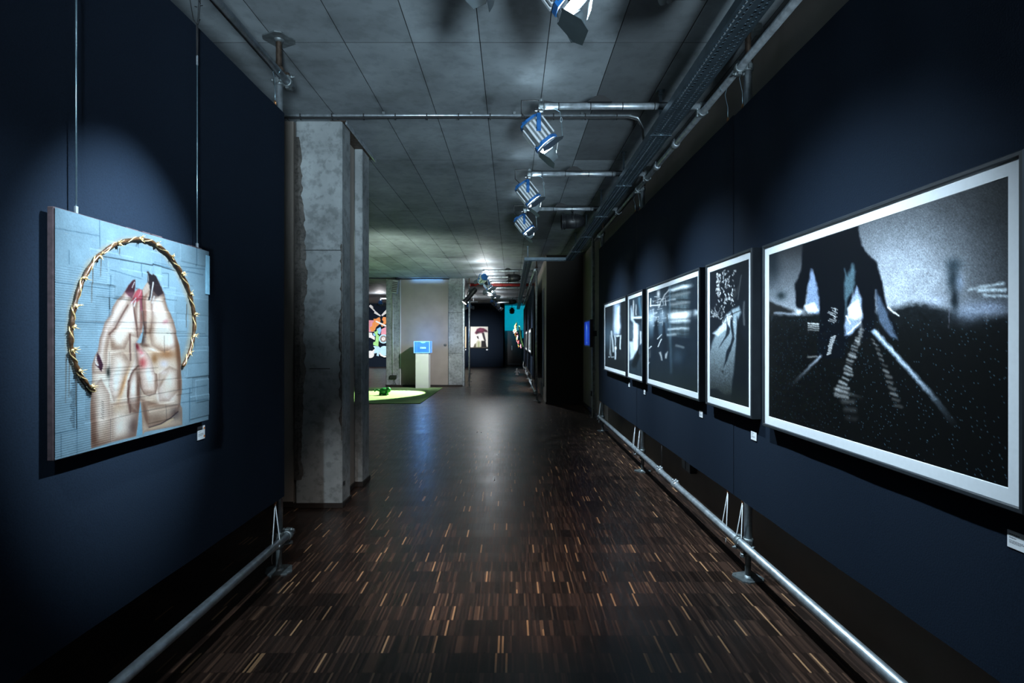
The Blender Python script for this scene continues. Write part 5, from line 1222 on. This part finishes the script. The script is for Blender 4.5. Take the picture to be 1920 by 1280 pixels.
for x, lb in ((-1.36, 'tiny caption right of the plumed head canvas'), (-2.55, 'tiny caption below the cream canvas')):
    t = thing('wall_label', lb, 'label', (x, 30.99, .94), 'captions beside the pictures'); MB().bbox(-.05, .05, -.004, .008, -.035, .035, .001).build('card', 'card_white', t); MB().box(-.035, .02, -.006, -.004, .005, .012).box(-.035, .03, -.006, -.004, -.012, -.006).build('lettering', 'ink', t)
# small dark framed pictures on the far right panel
for k, (a, b_) in enumerate(((15.2, 16.9), (17.15, 19.0), (19.3, 22.0))):
    t = thing('framed_print', ('nearest small dark framed print on the far right panel', 'middle small dark framed print on the far right panel', 'farthest small dark framed print on the far right panel')[k], 'framed print', (.511, (a + b_) / 2, 1.10), 'framed prints on the far right panel')
    h = (b_ - a) / 2; MB().bbox(0, .05, -h, h, 0, .70, .004).build('frame', 'frame_black', t); MB().bbox(-.003, .002, -h + .04, h - .04, .04, .66, .001).build('passe_partout', 'mat_board', t)
    Yg, Zg = np.meshgrid(np.linspace(-h + .28, h - .28, 30), np.linspace(.10, .60, 30), indexing='ij'); c = Canvas(Yg, Zg, (20, 26, 30)); c.C[:] = (25 + 60 * fbm(Yg * 6, Zg * 6, k))[..., None] * np.array([.8, .95, 1]); c.blob(0, .35, h * .3, .2, (110, 130, 125), .8)
    link('print', grid_mesh('print', np.stack([np.full_like(Yg, -.005), Yg, Zg], -1), c.C, 'print', .8), t)
# flower relief on the farthest panel
t = thing('flower_relief', 'colourful flower relief sticking out of the farthest panel', 'sculpture', (.56, 27.2, 1.15))
rr = random.Random(4)
cl = ['c_pink', 'c_orange', 'c_white', 'c_green', 'c_red', 'c_yellow']
for k in range(22):
    u = k / 21; x = -.10 - .16 * math.sin(u * 3.0) - rr.uniform(0, .12); z = u * 1.08; y = rr.uniform(-.25, .25)
    mb = MB(); cc = Vector((x - (.12 if u > .6 else 0), y, z))
    for p in range(5):
        a = p * 2 * math.pi / 5 + k; mb.blob(cc + Vector((rr.uniform(-.02, .02), math.cos(a) * .06, math.sin(a) * .06)), (.03, .055, .055), 8, 6)
    mb.build('blossom', cl[k % 6], t)
    MB().blob(cc + Vector((-.025, 0, 0)), .03, 8, 6).build('flower_centre', cl[(k + 2) % 6], t)
MB().tube([(-.02, 0, 0), (-.12, .02, .3), (-.16, 0, .6), (-.22, 0, 1.0)], .035, 8).build('stem', 'c_green', t)
# white figure on the floor
t = thing('white_figure', 'small white figure standing on the floor of the far room', 'figurine', (.21, 24.0, 0))
MB().lathe((0, 0, 0), (0, 0, 1), [(0, 0), (0, .07), (.02, .075), (.06, .05), (.12, .07), (.17, .055), (.19, .03), (.20, .03)], 14).build('body', 'figure_white', t); MB().blob((0, 0, .235), (.05, .05, .055), 12, 8).build('head', 'figure_white', t)
for s in (-1, 1): MB().tube([(s * .05, 0, .16), (s * .10, -.02, .12), (s * .09, -.05, .07)], .018, 8).build('arm', 'figure_white', t)
# cyan alcove
t = thing('cyan_lamp', 'lamp throwing cyan light into the alcove', 'lamp', (.0, 30.3, 3.02))
MB().lathe((0, 0, 0), (0, .75, -.55), [(-.16, 0), (-.16, .09), (-.05, .13), (.10, .14), (.10, .12)], 16).build('body', 'black_paint', t); MB().lathe((0, 0, 0), (0, .75, -.55), [(.08, .12), (.085, 0)], 16).build('lens', 'cyan_lens', t)
MB().tube([(-.15, 0, 0), (-.14, 0, .15), (0, 0, .2), (.14, 0, .15), (.15, 0, 0)], .012, 6).cyl((0, 0, .2), (0, 0, CEIL - 3.021), .014, 8).build('yoke', 'black_paint', t)
R, _ = aim((.45, 2.7, -1.0)); light('SPOT', 'cyan_beam', t, Matrix.Translation((.04, .12, -.09)) @ R, 240, (0.0, .55, .85), spot_size=math.radians(95), spot_blend=.6, shadow_soft_size=.06)
t = thing('dark_cabinet', 'tall dark draped cabinet standing in the cyan alcove', 'cabinet', (.06, 31.9, 0))
MB().bbox(-.46, .50, -.35, .35, .06, 1.98, .02).build('body', 'black_paint', t); MB().bbox(-.42, .46, -.30, .30, 0, .06, .004).build('plinth', 'black_paint', t)
MB().bbox(.02, .005, -.362, -.35, .1, 1.9, .002).build('door_gap', 'joint_dark', t); MB().bbox(.12, .62, -.36, .1, 1.98, 2.02, .004).build('shelf', 'tray_steel', t)
MB().bbox(-.25, .40, -.37, -.352, .12, .15, .002).build('kick_strip', 'tray_steel', t); MB().bbox(-.08, -.05, -.375, -.352, .9, 1.15, .003).build('handle', 'galvanised', t)
# ------------------------------------------------------------------ collage of cut-out pieces on the far wall, left
t = thing('collage_artwork', 'colourful collage of arms, flowers and a clock on the far wall', 'artwork', (-7.0, 30.99, 1.0))
kf = F / 30.9
def cq(pts): return [((690 + a / 9.85 - CX) / kf + 7.0, EYE - (560 + b / 9.85 - CY) / kf - 1.0) for a, b in pts]
def piece(name, pts, d, mat, th=.02): MB().prism(cq(pts), lambda a, b, dd: Vector((a, -dd, b)), d, d + th).build(name, mat, t)
piece('pink_sheet', [(-120, 395), (100, 395), (100, 610), (-120, 610)], .0, 'c_pink')
piece('arm', [(20, 130), (45, 105), (70, 125), (95, 150), (90, 175), (140, 230), (200, 280), (235, 305), (225, 325), (110, 265), (120, 240), (60, 180), (25, 150)], .03, 'c_white', .04)
piece('arm', [(420, 130), (335, 200), (290, 245), (245, 300), (260, 320), (345, 262), (430, 200)], .03, 'c_white', .04)
piece('arm', [(165, 0), (190, -20), (270, 30), (265, 55), (240, 55)], .03, 'c_white', .04)
piece('orange_flower', [(30, 530), (80, 500), (80, 450), (110, 420), (100, 370), (150, 370), (180, 350), (215, 340), (230, 400), (210, 470), (150, 520), (130, 580), (70, 610)], .05, 'c_orange', .05)
piece('orange_flower', [(260, 380), (280, 335), (350, 340), (420, 350), (420, 430), (350, 440), (260, 520), (240, 490), (290, 430)], .05, 'c_orange', .05)
piece('bone', [(140, 410), (160, 405), (345, 490), (345, 520), (300, 505), (150, 430)], .11, 'c_white', .03)
piece('bone', [(-100, 640), (20, 620), (75, 630), (80, 665), (130, 710), (125, 760), (40, 715), (-100, 740)], .09, 'c_white', .04)
piece('blue_petal', [(160, 560), (230, 520), (250, 580), (220, 660), (190, 640)], .08, 'c_blue', .04)
piece('blue_petal', [(90, 640), (130, 630), (140, 690), (110, 690)], .08, 'c_blue', .04)
piece('pink_petal', [(250, 560), (330, 520), (420, 560), (420, 660), (240, 660)], .07, 'c_pink', .03)
piece('green_stem', [(120, 600), (150, 610), (175, 570), (190, 600), (180, 660), (210, 680), (200, 790), (195, 880), (100, 850), (105, 800), (140, 790), (150, 680), (125, 630)], .12, 'c_green', .04)
ring_ = lambda cx, cy, r, n=24: [(cx + r * math.cos(2 * math.pi * i / n), cy + r * math.sin(2 * math.pi * i / n)) for i in range(n)]
piece('clock_rim', ring_(290, 740, 85), .10, 'c_skyblue', .05); piece('clock_dial', ring_(290, 740, 60), .15, 'c_brown', .01); piece('clock_face', ring_(290, 740, 34), .16, 'c_white', .01)
for k in range(12):
    a = k * math.pi / 6; x, y = 290 + 46 * math.cos(a), 740 + 46 * math.sin(a); piece('clock_mark', ring_(x, y, 6, 6), .16, 'c_white', .008)
piece('clock_hand', [(284, 742), (290, 742), (292, 712), (287, 712)], .17, 'c_brown', .006); piece('clock_hand', [(287, 738), (312, 738), (312, 743), (287, 743)], .17, 'c_brown', .006)
piece('blue_leaf', [(100, 870), (190, 870), (240, 920), (210, 980), (200, 1060), (160, 1050), (170, 1000), (110, 1010), (130, 920)], .09, 'c_skyblue', .04)
piece('blue_disc', ring_(300, 960, 90), .06, 'c_skyblue', .05); piece('rim_band', [(205, 1000), (235, 1050), (300, 1080), (345, 1075), (345, 1055), (290, 1050), (240, 1010), (225, 985)], .12, 'c_white', .03)
piece('white_disc', ring_(45, 1025, 68), .06, 'c_white', .05); piece('white_stem', [(80, 960), (130, 920), (150, 950), (95, 1010)], .06, 'c_white', .04)
# ------------------------------------------------------------------ fill lamps added out of view, behind the camera and in the side room
boom(.20, 1.43, .55, BZ, 'boom arm added behind the viewer', plug=.66, railx=1.43, railz=3.205)

fresnel((.20, .55, BZ - .205), (-.05, 4.6, .0), 'fill spotlight added behind the viewer, aimed down the corridor', energy=E_FILL_CORR, color=(1.0, .90, .82), angle=44, blend=1.0, spill=0, detail=False)  # added fill lamp for the column and the corridor floor
t = thing('fill_floodlight', 'floodlight on a tripod, added behind the viewer', 'fill_floodlight', (1.0, -3.5, 0))  # added fill lamp that brightens the ceiling and the column
for k in range(3):
    a = k * 2 * math.pi / 3 + .3; MB().tube([(0, 0, .30), (math.cos(a) * .35, math.sin(a) * .35, .012)], .012, 8).build('leg', 'black_paint', t)
MB().cyl((0, 0, .2), (0, 0, .32), .016, 12).build('pole', 'galvanised', t)
R, _ = aim((-1.05, 6.9, 2.70)); O = Matrix.Translation((0, 0, .45))
MB().bbox(-.17, .17, -.12, .12, .02, .12, .01, O @ R).build('housing', 'black_paint', t)
MB().bbox(-.155, .155, -.105, .105, .012, .02, .002, O @ R).build('lens', 'lens_soft', t)
MB().tube([(-.19, 0, .45), (-.19, 0, .36), (0, 0, .32), (.19, 0, .36), (.19, 0, .45)], .01, 8).build('yoke', 'black_paint', t)
flood_R = R
light('SPOT', 'fill_beam', t, O @ R @ Matrix.Translation((0, 0, -.02)), E_FILL, COOL, spot_size=math.radians(36), spot_blend=.7, shadow_soft_size=.4)

t = thing('fill_floodlight', 'floodlight added in the side room behind the concrete column', 'fill_floodlight', (-3.1, 8.6, 0))  # added fill lamp, out of view, that brightens the far ceiling
for k in range(3):
    a = k * 2 * math.pi / 3 + .3; MB().tube([(0, 0, .30), (math.cos(a) * .35, math.sin(a) * .35, .012)], .012, 8).build('leg', 'black_paint', t)
MB().cyl((0, 0, .2), (0, 0, .32), .016, 12).build('pole', 'galvanised', t)
R, _ = aim((1.1, 5.0, 3.4))
MB().bbox(-.17, .17, -.12, .12, .02, .12, .01, O @ R).build('housing', 'black_paint', t)
MB().bbox(-.155, .155, -.105, .105, .012, .02, .002, O @ R).build('lens', 'lens_soft', t)
MB().tube([(-.19, 0, .45), (-.19, 0, .36), (0, 0, .32), (.19, 0, .36), (.19, 0, .45)], .01, 8).build('yoke', 'black_paint', t)
light('SPOT', 'fill_beam', t, O @ R @ Matrix.Translation((0, 0, -.02)), 1300, (.86, 1.0, .84), spot_size=math.radians(62), spot_blend=1.0, shadow_soft_size=.4)

boom(-.92, -1.455, .35, 3.212, 'boom arm added behind the viewer on the left', railx=-1.455, railz=3.165)
fresnel((-.95, .35, 3.012), (-1.15, 3.5, .1), 'fill spotlight added behind the viewer, aimed along the painting panel', energy=420, angle=40, blend=1.0, spill=0, doors=(30, 30, 30, 30), detail=False)  # added fill lamp for the lower left tube and the floor
for m in MATS.values():      # small glowing surfaces need no light sampling of their own
    m.cycles.emission_sampling = 'NONE'
